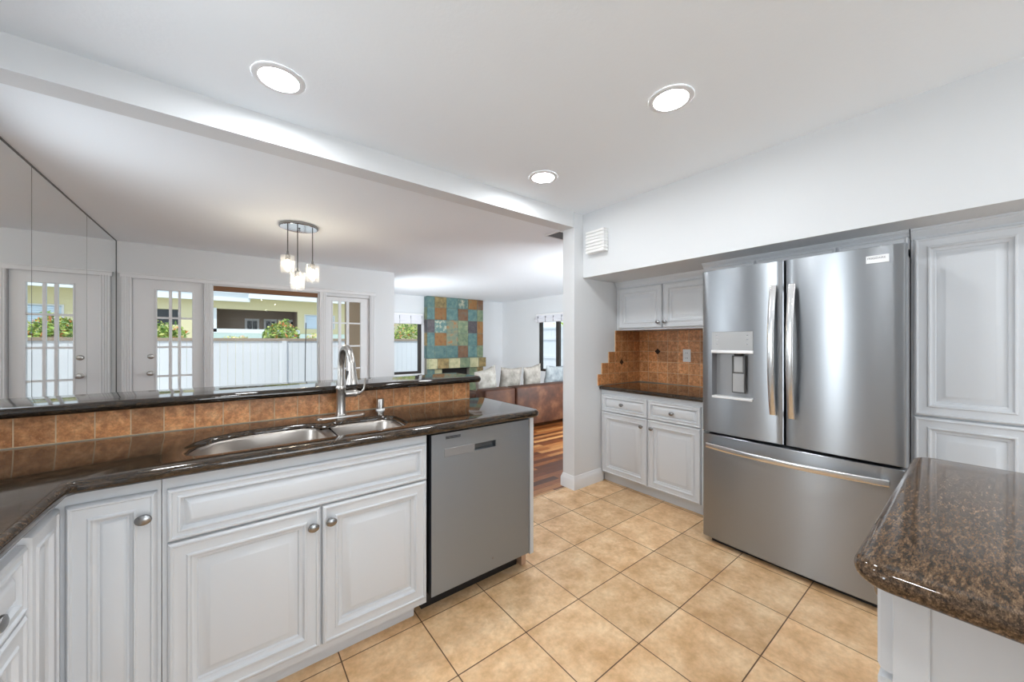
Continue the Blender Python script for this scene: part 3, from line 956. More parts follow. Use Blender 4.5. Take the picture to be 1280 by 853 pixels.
# back wall and side wall tiles (stair-stepped end)
tb = thing('stepped_backsplash', 'tan tile backsplash with stair-stepped end and two dark diamonds', 'backsplash', (3.37, 2.0, 0.892))
mb = MB()
mb.box(3.3662, 3.379, 1.262, 2.199, 0.893, 1.409)
steps = [(0, 2.700), (1, 2.757), (2, 2.860), (3, 2.963), (4, 2.963)]
TS = 0.1035
for k, xs in steps:
    mb.box(xs + 0.0025, 3.3662, 2.1867, 2.1995, 0.893 + TS * k, min(0.893 + TS * (k + 1), 1.409))
mb.build('grout', M['grout'], tb)
mb = MB()
for j in range(5):
    z0, z1 = 0.893 + TS * j, min(0.893 + TS * (j + 1), 1.409)
    y = 2.192
    while y > 1.27:
        mb.box(3.3655, 3.3725, max(y - TS, 1.263) + 0.0018, y - 0.0018, z0 + 0.0018, z1 - 0.0018, 0.0006, 1)
        y -= TS
    x = 3.365
    xs = steps[j][1]
    while x > xs + 0.02:
        mb.box(max(x - TS, xs) + 0.0018, x - 0.0018, 2.186, 2.193, z0 + 0.0018, z1 - 0.0018, 0.0006, 1)
        x -= TS
mb.build('tile', M['trav'], tb)
dz = 0.030
zc, yc = 0.893 + 3 * TS, 2.192 - 2 * TS
MB().prism([(yc - dz, zc), (yc, zc - dz), (yc + dz, zc), (yc, zc + dz)], 'X', 3.3635, 3.367).build('inset', M['insetblack'], tb)
zc, xc = 0.893 + 2 * TS, 3.365 - 3 * TS
MB().prism([(xc - dz, zc), (xc, zc - dz), (xc + dz, zc), (xc, zc + dz)], 'Y', 2.184, 2.1875).build('inset', M['insetblack'], tb)
ot = thing('wall_outlet', 'white electrical outlet on the tan backsplash', 'outlet', (3.365, 1.691, 1.17))
MB().box(3.3595, 3.365, 1.655, 1.727, 1.113, 1.230, 0.002, 2).build('cover_plate', M['white_pl'], ot)
for zc in (1.148, 1.195):
    mb = MB().box(3.3575, 3.3600, 1.673, 1.709, zc - 0.017, zc + 0.017, 0.001, 1)
    sck = mb.build('socket', M['white_pl'], ot)
    s = MB()
    s.box(3.3570, 3.3578, 1.682, 1.685, zc - 0.006, zc + 0.007)
    s.box(3.3570, 3.3578, 1.697, 1.700, zc - 0.006, zc + 0.007)
    s.build('slot', M['black'], sck)

# cabinet above the refrigerator
c = thing('bridge_cabinet', 'white shallow cabinet band with crown above the refrigerator', 'cabinet', (3.0, 0.73, 1.77))
mb = MB()
mb.box(FX, 3.375, 0.232, 1.258, 1.775, 1.868)
mb.box(FX, 3.375, 1.215, 1.246, 0.0, 1.775)
mb.build('body', M['cab'], c)
for a, b in ((1.214, 0.925), (0.917, 0.518), (0.510, 0.236)):
    MB().raised((FX, a, 1.775), (0, -1, 0), (-1, 0, 0), a - b, 0.064, [(0, 0.010), (0.003, 0.016), (0.008, 0.018), (0.014, 0.015), (0.02, 0.015)]).build('door', M['cab'], c)
MB().prism([(x, 1.8715 - (1.8715 - z) * 0.62) for x, z in crown(FX)], 'Y', 0.232, 1.262).build('crown_moulding', M['cab'], c)

# pantry
c = thing('pantry_cabinet', 'tall white pantry cabinet right of the refrigerator', 'cabinet', (3.0, -0.2, 0))
carcass(MB(), FX, 3.375, -0.62, 0.228, 0.085, 1.868, '-X').build('body', M['cab'], c)
MB().box(2.805, 2.823, -0.62, 0.228, 0, 0.085).build('toe_kick', M['cab'], c)
for a in (0.219, -0.143):
    MB().raised((FX, a, 0.930), (0, -1, 0), (-1, 0, 0), 0.358, 0.890, PROF).build('door', M['cab'], c)
    MB().raised((FX, a, 0.100), (0, -1, 0), (-1, 0, 0), 0.358, 0.825, PROF).build('door', M['cab'], c)
MB().prism(crown(FX), 'Y', -0.62, 0.228).build('crown_moulding', M['cab'], c)

# ================================================================== REFRIGERATOR
X0 = 2.44
fr = thing('refrigerator', 'stainless french-door refrigerator with water dispenser', 'refrigerator', (2.82, 0.675, 0))
MB().box(2.535, 3.22, 0.232, 1.118, 0.035, 1.735, 0.004, 1).build('body', M['fridgeside'], fr)
mb = MB()
mb.box(2.50, 2.56, 0.26, 1.09, 0.0, 0.045)
mb.build('kick_plate', M['black'], fr)
MB().box(2.517, 2.536, 0.236, 1.114, 0.05, 1.73).build('gasket', M['black'], fr)

def bowed_door(y0, y1, z0, z1, hole=None, bow=0.010, thick=0.074, yc=None, yh=None):
    """door front with a gentle convex curve across its width and rounded side edges; optional pocket"""
    mb = MB()
    r = 0.012
    ys = [y0, y0 + 0.002, y0 + 0.006, y0 + r]
    n = 14
    ys += [y0 + r + (y1 - y0 - 2 * r) * k / n for k in range(1, n)]
    ys += [y1 - r, y1 - 0.006, y1 - 0.002, y1]
    zs = [z0, z0 + 0.003, z1 - 0.003, z1]
    if hole:
        ys = sorted([y for y in ys if min(abs(y - hole[0]), abs(y - hole[1])) > 0.006] + [hole[0], hole[1]])
        zs = sorted(zs + [hole[2], hole[3]])
    c0 = (y0 + y1) / 2 if yc is None else yc
    hw = (y1 - y0) / 2 if yh is None else yh
    def xf(y, z):
        x = X0 + bow * ((y - c0) / hw) ** 2
        for e in (y0, y1):
            dd = abs(y - e)
            if dd < r:
                x += r - math.sqrt(max(r * r - (r - dd) ** 2, 0))
        if z in (z0, z1):
            x += 0.003
        return x
    vs = {(i, j): mb.bm.verts.new((xf(y, z), y, z)) for i, y in enumerate(ys) for j, z in enumerate(zs)}
    for i in range(len(ys) - 1):
        for j in range(len(zs) - 1):
            if hole and ys[i] >= hole[0] - 1e-6 and ys[i + 1] <= hole[1] + 1e-6 and zs[j] >= hole[2] - 1e-6 and zs[j + 1] <= hole[3] + 1e-6:
                continue
            mb.bm.faces.new((vs[i, j], vs[i, j + 1], vs[i + 1, j + 1], vs[i + 1, j]))
    I, J = len(ys) - 1, len(zs) - 1
    rim = [vs[i, 0] for i in range(I + 1)] + [vs[I, j] for j in range(1, J + 1)] + [vs[i, J] for i in range(I - 1, -1, -1)] + [vs[0, j] for j in range(J - 1, 0, -1)]
    back = [mb.bm.verts.new((X0 + thick, v.co.y, v.co.z)) for v in rim]
    for k in range(len(rim)):
        mb.bm.faces.new((rim[k], rim[(k + 1) % len(rim)], back[(k + 1) % len(rim)], back[k]))
    mb.bm.faces.new(back)
    return mb
DH = (0.832, 1.066, 0.950, 1.364)
ld = bowed_door(0.684, 1.130, 0.722, 1.757, DH).build('left_door', M['steel'], fr, angle=25)
ld.name = 'door'
rd = bowed_door(0.217, 0.678, 0.722, 1.757).build('door', M['steel'], fr, angle=25)
dr = bowed_door(0.217, 1.130, 0.038, 0.706, bow=0.016).build('freezer_drawer', M['steel'], fr, angle=25)
# dispenser
dp = MB()
y0, y1, z0, z1 = DH
dp.box(X0 - 0.001, X0 + 0.02, y0 + 0.001, y1 - 0.001, 1.247, z1 - 0.001, 0.002, 1)
dsp = dp.build('dispenser', M['panelgrey'], ld)
mb = MB()
xb = X0 + 0.066
mb.face([(xb, y0, z0), (xb, y1, z0), (xb, y1, 1.247), (xb, y0, 1.247)])
for ya in (y0, y1):
    mb.face([(X0 + 0.004, ya, z0), (xb, ya, z0), (xb, ya, 1.247), (X0 + 0.004, ya, 1.247)])
mb.face([(X0 + 0.004, y0, 1.247), (xb, y0, 1.247), (xb, y1, 1.247), (X0 + 0.004, y1, 1.247)])
mb.face([(X0 + 0.004, y0, z0), (xb, y0, z0), (xb, y1, z0), (X0 + 0.004, y1, z0)])
mb.build('recess', M['steel_dk'], ld, smooth=False)
MB().box(X0 - 0.006, X0 + 0.016, y0 - 0.002, y1 + 0.002, 1.228, 1.248, 0.003, 2).build('dispenser_lip', M['badge'], ld)
MB().box(X0 - 0.006, X0 + 0.062, y0 + 0.002, y1 - 0.002, z0 - 0.004, z0 + 0.010, 0.002, 1).build('drip_tray', M['badge'], ld)
mb = MB()
mb.box(X0 + 0.030, X0 + 0.036, 0.885, 0.960, 0.985, 1.215, 0.004, 2)
pdl = mb.build('paddle', M['pocket'], ld)
mb = MB()
mb.box(X0 + 0.0275, X0 + 0.0335, 0.890, 0.955, 0.990, 1.105, 0.003, 1)
mb.box(X0 + 0.0275, X0 + 0.0335, 0.897, 0.948, 1.112, 1.210, 0.003, 1)
mb.build('paddle_plate', M['panelgrey'], pdl)
MB().box(X0 + 0.020, X0 + 0.066, 0.905, 0.945, 1.215, 1.240, 0.004, 2).build('spout', M['black'], ld)
mb = MB()
for k in range(3):
    for ya in (0.858, 1.030):
        MB().box(X0 - 0.0016, X0, ya, ya + 0.010, 1.285 + 0.026 * k, 1.289 + 0.026 * k).build('button_mark', M['pewter'], ld)

def bow_handle(p0, p1, out, w_, parent, vertical):
    pts, rad = [], []
    n = 22
    p0, p1 = Vector(p0), Vector(p1)
    for k in range(n + 1):
        t = k / n
        p = p0.lerp(p1, t)
        b = 1 - (2 * t - 1) ** 2
        p.x -= 0.018 + out * b
        pts.append(p)
    mb = MB()
    lps = []
    for i, p in enumerate(pts):
        hw = w_ / 2
        th = 0.009
        ring = []
        for a in range(14):
            ang = 2 * math.pi * a / 14
            ca, sa = math.cos(ang), math.sin(ang)
            s_ = (abs(ca) ** 0.6) * (1 if ca >= 0 else -1) * hw
            q_ = (abs(sa) ** 0.6) * (1 if sa >= 0 else -1) * th
            ring.append((p.x + q_, p.y + (s_ if vertical else 0), p.z + (0 if vertical else s_)))
        lps.append(ring)
    mb.loops(lps, True, True)
    # end posts reaching the door
    for p in (pts[0], pts[-1]):
        s = 1 if p is pts[0] else -1
        if vertical:
            mb.box(p.x, X0 + 0.012, p.y - w_ * 0.38, p.y + w_ * 0.38, p.z - (0.0 if s * (p1.z - p0.z) > 0 else 0.028), p.z + (0.028 if s * (p1.z - p0.z) > 0 else 0.0), 0.003, 1)
        else:
            mb.box(p.x, X0 + 0.022, p.y - (0.0 if s * (p1.y - p0.y) > 0 else 0.03), p.y + (0.03 if s * (p1.y - p0.y) > 0 else 0.0), p.z - w_ * 0.38, p.z + w_ * 0.38, 0.003, 1)
    return mb.build('handle', M['steel_lt'], parent)
bow_handle((X0, 0.727, 0.888), (X0, 0.727, 1.618), 0.042, 0.034, ld, True)
bow_handle((X0, 0.640, 0.880), (X0, 0.640, 1.614), 0.042, 0.034, rd, True)
bow_handle((X0, 1.092, 0.640), (X0, 0.268, 0.640), 0.050, 0.034, dr, False)
bg_ = MB().box(X0 + 0.0018, X0 + 0.012, 0.272, 0.356, 1.677, 1.714, 0.001, 1).build('badge', M['badge'], rd)

def text_mesh(body, size, name, mat, parent, loc, rot, sx_=1.0):
    cu = bpy.data.curves.new(name, 'FONT')
    cu.body = body
    cu.size = size
    cu.extrude = 0.0004
    cu.align_x = 'CENTER'
    cu.align_y = 'CENTER'
    tmp = bpy.data.objects.new(name, cu)
    COL.objects.link(tmp)
    dg = bpy.context.evaluated_depsgraph_get()
    me = bpy.data.meshes.new_from_object(tmp.evaluated_get(dg))
    bpy.data.objects.remove(tmp, do_unlink=True)
    me.transform(Matrix.LocRotScale(Vector((0, 0, 0)), rot, Vector((sx_, 1, 1))))
    me.materials.append(mat)
    o = bpy.data.objects.new(name, me)
    COL.objects.link(o)
    o.parent = parent
    o.location = Vector(loc) - wloc(parent)
    return o
from mathutils import Euler
text_mesh('FRIGIDAIRE', 0.0125, 'lettering', M['ink'], bg_, (X0 + 0.0015, 0.314, 1.700), Euler((R(90), 0, R(-90))))
# hinge cover at the top right corner
MB().box(2.50, 2.60, 0.225, 0.30, 1.735, 1.765, 0.004, 1).build('hinge_cover', M['fridgeside'], fr)

# ================================================================== ISLAND
il = thing('kitchen_island', 'white island cabinet under the brown granite top in the right foreground', 'island', (1.37, -0.6, 0))
carcass(MB(), 0.945, 1.80, -1.35, 0.100, 0.085, 0.873, '+Y').build('body', M['cab'], il)
MB().box(0.975, 1.77, 0.02, 0.04, 0, 0.085).build('toe_kick', M['cab'], il)
mb = MB()
mb.box(0.935, 0.946, 0.056, 0.100, 0.02, 0.873, 0.0015, 1)
mb.box(0.935, 0.946, -1.35, -1.29, 0.02, 0.873, 0.0015, 1)
mb.box(0.941, 0.946, -1.29, 0.056, 0.0, 0.873)
mb.build('end_panel', M['cab'], il)
for a in (0.945, 1.375):
    d = MB().raised((a + 0.425, 0.100, 0.700), (-1, 0, 0), (0, 1, 0), 0.425, 0.150, PROF_DRAWER).build('drawer', M['cab'], il)
    knob(d, (a + 0.212, 0.119, 0.748), 'Y')
    d = MB().raised((a + 0.425, 0.100, 0.110), (-1, 0, 0), (0, 1, 0), 0.425, 0.578, PROF).build('door', M['cab'], il)
    knob(d, (a + 0.375, 0.119, 0.64), 'Y')
ix0, ix1, iy1 = 0.868, 1.862, 0.148
isl = [(ix0, -1.4), (ix1, -1.4)] + arc(ix1 - 0.05, iy1 - 0.05, 0.05, 0, 90, 8) + arc(ix0 + 0.055, iy1 - 0.055, 0.055, 90, 180, 8)
tag(slab_with_edge('island_countertop', isl, [], 0.914, 0.040, 0.0185, M['granite_tan']), 'brown granite island top with rounded corners in the right foreground', 'countertop')

# ================================================================== LIGHTS, VENTS
def can_light(x, y, label):
    t = thing('recessed_light', label, 'ceiling light', (x, y, H - 0.004), 'recessed lights in the kitchen ceiling')
    mb = MB()
    prof = [(0.073, 0.0), (0.076, -0.007), (0.084, -0.008), (0.098, -0.004), (0.100, 0.0)]
    seg = 48
    mb.loops([[(x + r * math.cos(2 * math.pi * i / seg), y + r * math.sin(2 * math.pi * i / seg), H - 0.0005 + z) for i in range(seg)] for r, z in prof])
    mb.build('trim_ring', M['trim'], t)
    MB().lathe([(0.0745, 0), (0.0745, 0.002), (0.03, 0.0045), (0.002, 0.005)], (x, y, H - 0.001), '-Z', 40).build('lens', M['canlight'], t)
    return t
can_light(0.168, 1.867, 'round recessed ceiling light at upper left above the sink run')
can_light(1.637, 0.899, 'round recessed ceiling light at upper right nearest the refrigerator')
can_light(1.714, 1.865, 'round recessed ceiling light farthest away beside the beam')
can_light(0.168, 0.30, 'added unseen recessed light over the left drawer cabinet')  # extra lamp out of view, added to brighten the kitchen
can_light(1.65, -0.90, 'added unseen recessed light directly over the island')  # unseen lamp put in for more light round the island
can_light(0.168, -1.30, 'added unseen recessed light nearest the rear kitchen wall')  # another added lamp, behind the view, for overall brightness

# ceiling vent
v = thing('ceiling_vent', 'white framed ceiling vent beyond the beam beside the stub wall', 'vent', (2.88, 2.76, H))
mb = MB()
for a in ((2.66, 3.10, 2.645, 2.668), (2.66, 3.10, 2.852, 2.875), (2.66, 2.683, 2.668, 2.852), (3.077, 3.10, 2.668, 2.852)):
    mb.box(a[0], a[1], a[2], a[3], H - 0.010, H - 0.0005, 0.002, 1)
mb.build('frame', M['trim'], v)
MB().box(2.683, 3.077, 2.668, 2.852, H - 0.003, H - 0.0008).build('duct_shade', M['vent_dark'], v)  # flat dark sheet, painted shade behind the louvers
mb = MB()
for k in range(9):
    yy = 2.678 + k * 0.0205
    mb.box(2.683, 3.077, yy, yy + 0.006, H - 0.009, H - 0.003)
mb.build('louver', M['steel_dk'], v)

# louvered chime box on the soffit
cb = thing('door_chime', 'white louvered box high on the soffit near the beam', 'door chime', (2.475, 2.02, 2.055))
MB().box(2.452, 2.504, 1.930, 2.108, 2.066, 2.252).build('housing', M['white_pl'], cb)
mb = MB()
for k in range(7):
    z = 2.062 + k * 0.0276
    mb.box(2.442, 2.502, 1.923, 2.116, z, z + 0.0222, 0.002, 1)
mb.build('louver', M['white_pl'], cb)

# pendant cluster over the dining table
px, py = 0.535, 4.115
pd = thing('pendant_light', 'dark round canopy pendant with three hanging glass shades', 'pendant light', (px, py, H))
MB().lathe([(0.165, 0.0005), (0.168, 0.004), (0.168, 0.022), (0.165, 0.025)], (px, py, H), '-Z', 48).build('canopy', M['pewter'], pd)
MB().lathe([(0.160, 0.024), (0.158, 0.028), (0.002, 0.0285)], (px, py, H), '-Z', 48).build('canopy_plate', M['polish'], pd)
MB().lathe([(0.007, 0.027), (0.007, 0.035), (0.010, 0.038), (0.009, 0.045), (0.002, 0.048)], (px + 0.008, py + 0.03, H), '-Z', 16).build('finial', M['pewter'], pd)
for x, y, zt in ((0.449, 4.19, 2.150), (0.513, 4.030, 1.966), (0.662, 4.165, 2.074)):
    MB().tube([(x, y, H - 0.025), (x, y, zt + 0.02)], 0.0045, 8, up=(1, 0, 0)).build('cord', M['cord'], pd)
    sc = MB().lathe([(0.0045, 0.045), (0.010, 0.038), (0.010, 0.02), (0.022, 0.012), (0.022, -0.045), (0.018, -0.048)], (x, y, zt), 'Z', 20).build('socket', M['pewter'], pd)
    mb = MB()
    seg = 32
    prof = [(0.022, zt + 0.002), (0.060, zt + 0.001), (0.062, zt - 0.002), (0.062, zt - 0.168), (0.0595, zt - 0.168), (0.0595, zt - 0.004), (0.022, zt - 0.003)]
    mb.loops([[(x + r * math.cos(2 * math.pi * i / seg), y + r * math.sin(2 * math.pi * i / seg), z) for i in range(seg)] for r, z in prof])
    mb.build('glass_shade', M['shade'], pd)
    MB().lathe([(0.012, -0.048), (0.016, -0.058), (0.026, -0.080), (0.028, -0.095), (0.024, -0.112), (0.012, -0.123), (0.002, -0.126)], (x, y, zt), 'Z', 20).build('bulb', M['bulb'], sc)

# ================================================================== LIVING ROOM
# fireplace
fp = thing('fireplace', 'floor to ceiling multicolour slate tile fireplace', 'fireplace', (4.68, 8.5, 0))
FX0, FX1, FYF = 3.855, 5.50, 8.41
mb = MB()
mb.box(FX0 + 0.01, FX1 - 0.01, FYF + 0.008, 8.598, 0.62, H - 0.002)
mb.box(FX0 + 0.01, 4.26, FYF + 0.008, 8.598, 0, 0.62)
mb.box(5.06, FX1 - 0.01, FYF + 0.008, 8.598, 0, 0.62)
mb.box(FX0 + 0.01, FX1 - 0.01, FYF + 0.16, 8.598, 0, 0.62)
mb.build('core', M['slategrout'], fp)
cols = [3.855, 4.052, 4.383, 4.715, 5.020, 5.305, 5.50]
rows = [2.436, 2.165, 1.855, 1.528, 1.200, 0.885]
grid = ['totcrd', 'trtdtg', 'pcmgpr', 'trmgtr', 'tttdtg']
keys = list(SL)
mb = MB()
for r_, line in enumerate(grid):
    for c_, ch in enumerate(line):
        mb.box(cols[c_] + 0.003, cols[c_ + 1] - 0.003, FYF, FYF + 0.010, rows[r_ + 1] + 0.003, rows[r_] - 0.003, 0.002, 1, mi=keys.index(ch))
for c_, ch in ((0, 't'), (5, 'o'), (4, 'g')):
    a, b = cols[c_], cols[c_ + 1]
    if c_ == 4:
        a = 5.06
    for z0_, z1_ in ((0.32, 0.615), (0.0, 0.315)):
        mb.box(a + 0.003, b - 0.003, FYF, FYF + 0.010, z0_ + 0.003, z1_, 0.002, 1, mi=keys.index(ch))
mb.box(4.055, 4.257, FYF, FYF + 0.010, 0.32, 0.615, 0.002, 1, mi=keys.index('y'))
mb.box(4.055, 4.257, FYF, FYF + 0.010, 0.0, 0.315, 0.002, 1, mi=keys.index('t'))
for xs_ in (FX0, FX1 - 0.01):
    for r_ in range(5):
        mb.box(xs_, xs_ + 0.010, FYF + 0.012, 8.597, rows[r_ + 1] + 0.003, rows[r_] - 0.003, 0.002, 1, mi=keys.index('tgpot'[r_]))
mb.build('tile', [SL[k] for k in keys], fp)
mb = MB()
mc = [3.845, 4.08, 4.40, 4.73, 5.02, 5.29, 5.53]
for i in range(6):
    mb.box(mc[i] + 0.002, mc[i + 1] - 0.002, 8.31, FYF + 0.02, 0.625, 0.878, 0.003, 1, mi=keys.index('yoyoyo'[i] if i not in (3,) else 'g'))
mb.box(3.86, 5.515, 8.318, FYF + 0.02, 0.63, 0.872, mi=keys.index('p'))
mb.build('mantel', [SL[k] for k in keys], fp)
MB().box(4.262, 5.058, FYF + 0.13, FYF + 0.155, 0.02, 0.62).build('firebox', M['firebox'], fp)

# gathered white valances
def valance(axis, c, a0, a1, z0, z1, label, name='window_blind'):
    t = thing(name, label, 'window blind', (((a0 + a1) / 2, c, z0) if axis == 'X' else (c, (a0 + a1) / 2, z0)))
    mb = MB()
    n = 60
    lps = []
    for k in range(n + 1):
        a = a0 + (a1 - a0) * k / n
        ph = (a - a0) / 0.28
        sw = 0.03 * abs(math.sin(math.pi * ph))
        ring = []
        for (d, z) in ((0.0, z1), (-0.05, z1), (-0.055, z1 - 0.06), (-0.075 - sw * 0.3, z0 + 0.10 - sw * 0.6), (-0.068, z0 + 0.05), (-0.075, z0 + 0.01 + sw * 0.3), (-0.05, z0), (0.0, z0 + 0.02)):
            ring.append((a, c + d, z) if axis == 'X' else (c + d, a, z))
        lps.append(ring)
    mb.loops(lps, True, True)
    mb.build('blind_fabric', M['white_fabric'], t)
    a = a0 + 0.06
    while a < a1:
        mb = MB()
        if axis == 'X':
            mb.box(a, a + 0.006, c - 0.082, c - 0.05, z0 + 0.005, z1 - 0.03)
        else:
            mb.box(c - 0.082, c - 0.05, a, a + 0.006, z0 + 0.005, z1 - 0.03)
        mb.build('pull_cord', M['steel_dk'], t)
        a += 0.28
    hr = MB()
    if axis == 'X':
        hr.box(a0, a1, c - 0.06, c - 0.001, z1, z1 + 0.03, 0.003, 1)
    else:
        hr.box(c - 0.06, c - 0.001, a0, a1, z1, z1 + 0.03, 0.003, 1)
    hr.build('headrail', M['white_pl'], t)
valance('X', 8.598, 2.58, 3.80, 1.735, 1.965, 'gathered white blind raised over the window left of the fireplace')
valance('Y', 6.298, 4.95, 7.06, 1.790, 1.975, 'gathered white blind raised over the window behind the sofa')

# sofa seen from behind
sf = thing('sofa', 'brown leather sectional sofa seen from behind on the wood floor', 'sofa', (4.0, 4.5, 0))
MB().box(2.74, 5.6, 4.16, 5.05, 0.045, 0.30, 0.03, 3).build('base', M['leather'], sf)
MB().box(2.72, 3.255, 4.12, 4.36, 0.06, 0.638, 0.03, 3).build('backrest', M['leather'], sf)
MB().box(3.262, 5.6, 4.11, 4.36, 0.06, 0.640, 0.03, 3).build('backrest', M['leather'], sf)
MB().box(2.72, 2.95, 4.36, 5.08, 0.06, 0.56, 0.04, 3).build('armrest', M['leather'], sf)
for a, b in ((2.97, 3.84), (3.85, 4.72), (4.73, 5.59)):
    MB().box(a, b, 4.38, 5.08, 0.30, 0.46, 0.04, 3).build('seat_cushion', M['leather'], sf)
for a, b in ((2.8, 4.18), (5.5, 4.18), (2.8, 5.0), (5.5, 5.0)):
    MB().box(a - 0.03, a + 0.03, b - 0.03, b + 0.03, 0, 0.05).build('foot', M['black'], sf)

def pillow(label, cx_, cy_, cz_, wd, ht, roll, lean, yawr, mat, group='throw pillows on the sofa'):
    mb = MB()
    n = 18
    rot = Matrix.Rotation(yawr, 4, 'Z') @ Matrix.Rotation(lean, 4, 'X') @ Matrix.Rotation(roll, 4, 'Y')
    def P(u, v, side):
        e = (1 - abs(u) ** 2.6) * (1 - abs(v) ** 2.6)
        pin = 1 - 0.10 * (1 - abs(u * v)) * (max(abs(u), abs(v)) ** 4)
        th = 0.085 * max(e, 0) ** 0.55
        th += 0.010 * noise.noise(Vector((u * 2.3 + cx_ * 7, v * 2.3, side))) * (1 if e > 0.02 else 0)
        return rot @ Vector((u * wd / 2 * pin, side * th * 0.8, v * ht / 2 * pin)) + Vector((cx_, cy_, cz_))
    for side in (-1, 1):
        vs = [[mb.bm.verts.new(P(-1 + 2 * i / n, -1 + 2 * j / n, side)) for j in range(n + 1)] for i in range(n + 1)]
        for i in range(n):
            for j in range(n):
                q = (vs[i][j], vs[i + 1][j], vs[i + 1][j + 1], vs[i][j + 1])
                mb.bm.faces.new(q if side < 0 else q[::-1])
    bmesh.ops.remove_doubles(mb.bm, verts=mb.bm.verts[:], dist=1e-4)
    return tag(mb.build('throw_pillow', mat, angle=80), label, 'pillow', group)
pillow('cream pillow at the left end of the sofa nearest the bar', 3.00, 4.51, 0.70, 0.40, 0.44, R(-14), R(10), R(6), M['pil_cream'])
pillow('second grey-beige pillow from the left on the sofa', 3.45, 4.51, 0.70, 0.40, 0.42, R(2), R(10), R(-4), M['pil_grey'])
pillow('third grey pillow from the left with one corner pointing up', 3.90, 4.51, 0.71, 0.38, 0.43, R(-9), R(10), R(3), M['pil_grey'])
pillow('blue-grey pillow partly hidden by the stub wall', 4.40, 4.51, 0.69, 0.44, 0.42, R(3), R(10), R(-3), M['pil_blue'])

# ================================================================== OUTSIDE
struct(MB().box(-14, 22, 6.10, 34, -0.22, -0.10).build('ground', M['ground']), 'patio ground outside', 'ground')
struct(MB().box(6.45, 22, -6, 6.10, -0.22, -0.10).build('ground_side', M['ground']), 'side yard ground outside', 'ground')

def fence(name, label, axis, c, a0, a1, z1, gap, rails, capmat):
    t = thing(name, label, 'fence', ((a0 + a1) / 2, c, -0.1) if axis == 'X' else (c, (a0 + a1) / 2, -0.1))
    mb = MB()
    a = a0
    while a < a1 - 0.01:
        b = min(a + gap, a1)
        if axis == 'X':
            mb.box(a + 0.002, b - 0.002, c, c + 0.022, -0.1, z1 - 0.05)
        else:
            mb.box(c, c + 0.022, a + 0.002, b - 0.002, -0.1, z1 - 0.05)
        a = b
    mb.build('board_panel', M['fence'], t)
    mb = MB()
    if axis == 'X':
        mb.box(a0, a1, c - 0.035, c + 0.06, z1 - 0.065, z1, 0.004, 1)
    else:
        mb.box(c - 0.035, c + 0.06, a0, a1, z1 - 0.065, z1, 0.004, 1)
    mb.build('cap_rail', capmat, t)
    for z in rails:
        mb = MB()
        if axis == 'X':
            mb.box(a0, a1, c - 0.04, c, z - 0.045, z + 0.045)
        else:
            mb.box(c - 0.04, c, a0, a1, z - 0.045, z + 0.045)
        mb.build('rail', M['fence'], t)
    return t
t = fence('garden_fence', 'white board fence with a taupe cap rail behind the patio', 'X', 10.5, -9.0, 9.1, 1.385, 0.14, [], M['cap'])
MB().box(1.005, 1.10, 10.44, 10.50, -0.1, 1.32).build('post', M['fence'], t)
fence('side_fence', 'white fence with rails outside the window behind the sofa', 'Y', 9.2, 3.0, 10.4, 1.84, 0.16, [0.75, 1.42], M['fence'])
mb = MB().tube([(1.37, 9.6, -0.1), (1.375, 9.6, 0.8), (1.39, 9.6, 1.74)], 0.009, 8, up=(0, 1, 0))
tag(mb.build('garden_stake', M['cord']), 'thin dark stake standing in front of the white fence', 'stake')

# neighbour's house
YH = 22.0
S = YH / 16.0
zz = lambda z: 1.3 + (z - 1.3) * S
hs = thing('neighbour_house', 'cream stucco house with white fascia behind the fence', 'house', (2, YH + 4, -0.1))
mb = MB()
rx0, rx1, rz0, rz1 = -0.36 * S, 2.04 * S, zz(1.75), zz(2.44)
wx0, wx1, wz0, wz1 = 2.305 * S, 3.3 * S, zz(1.80), zz(2.32)
wall_openings(mb, 'X', YH, YH + 0.2, -12, 16, -0.1, zz(2.9), [(-4.2, -1.75, zz(1.85), zz(2.35)), (rx0, rx1, rz0, rz1), (wx0, wx1, wz0, wz1)])
mb.box(-12, -11.8, YH + 0.2, YH + 7, -0.1, zz(2.9))
mb.box(15.8, 16, YH + 0.2, YH + 7, -0.1, zz(2.9))
mb.build('wall', M['stucco'], hs)
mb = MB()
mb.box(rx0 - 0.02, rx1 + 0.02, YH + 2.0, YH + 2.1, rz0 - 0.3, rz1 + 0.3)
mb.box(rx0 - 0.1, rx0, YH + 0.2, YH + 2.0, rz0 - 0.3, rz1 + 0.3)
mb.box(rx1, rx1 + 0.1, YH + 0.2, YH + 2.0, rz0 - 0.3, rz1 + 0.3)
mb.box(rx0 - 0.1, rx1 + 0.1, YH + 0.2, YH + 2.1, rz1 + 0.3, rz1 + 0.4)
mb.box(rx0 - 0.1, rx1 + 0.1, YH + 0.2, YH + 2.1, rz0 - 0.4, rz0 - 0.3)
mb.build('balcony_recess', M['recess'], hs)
mb = MB()
for a, b, c_, d_ in ((rx0 - 0.22, rx0, rz0 - 0.15, rz1 + 0.03), (rx0 - 0.22, rx1 + 0.1, rz0 - 0.20, rz0)):
    mb.box(a, b, YH - 0.04, YH + 0.02, c_, d_)
mb.build('opening_trim', M['fascia'], hs)
MB().box(rx0 - 0.6, rx1 + 3.2, YH - 0.10, YH - 0.02, zz(1.2), rz0 - 0.21).build('balcony_guard', M['paleguard'], hs)
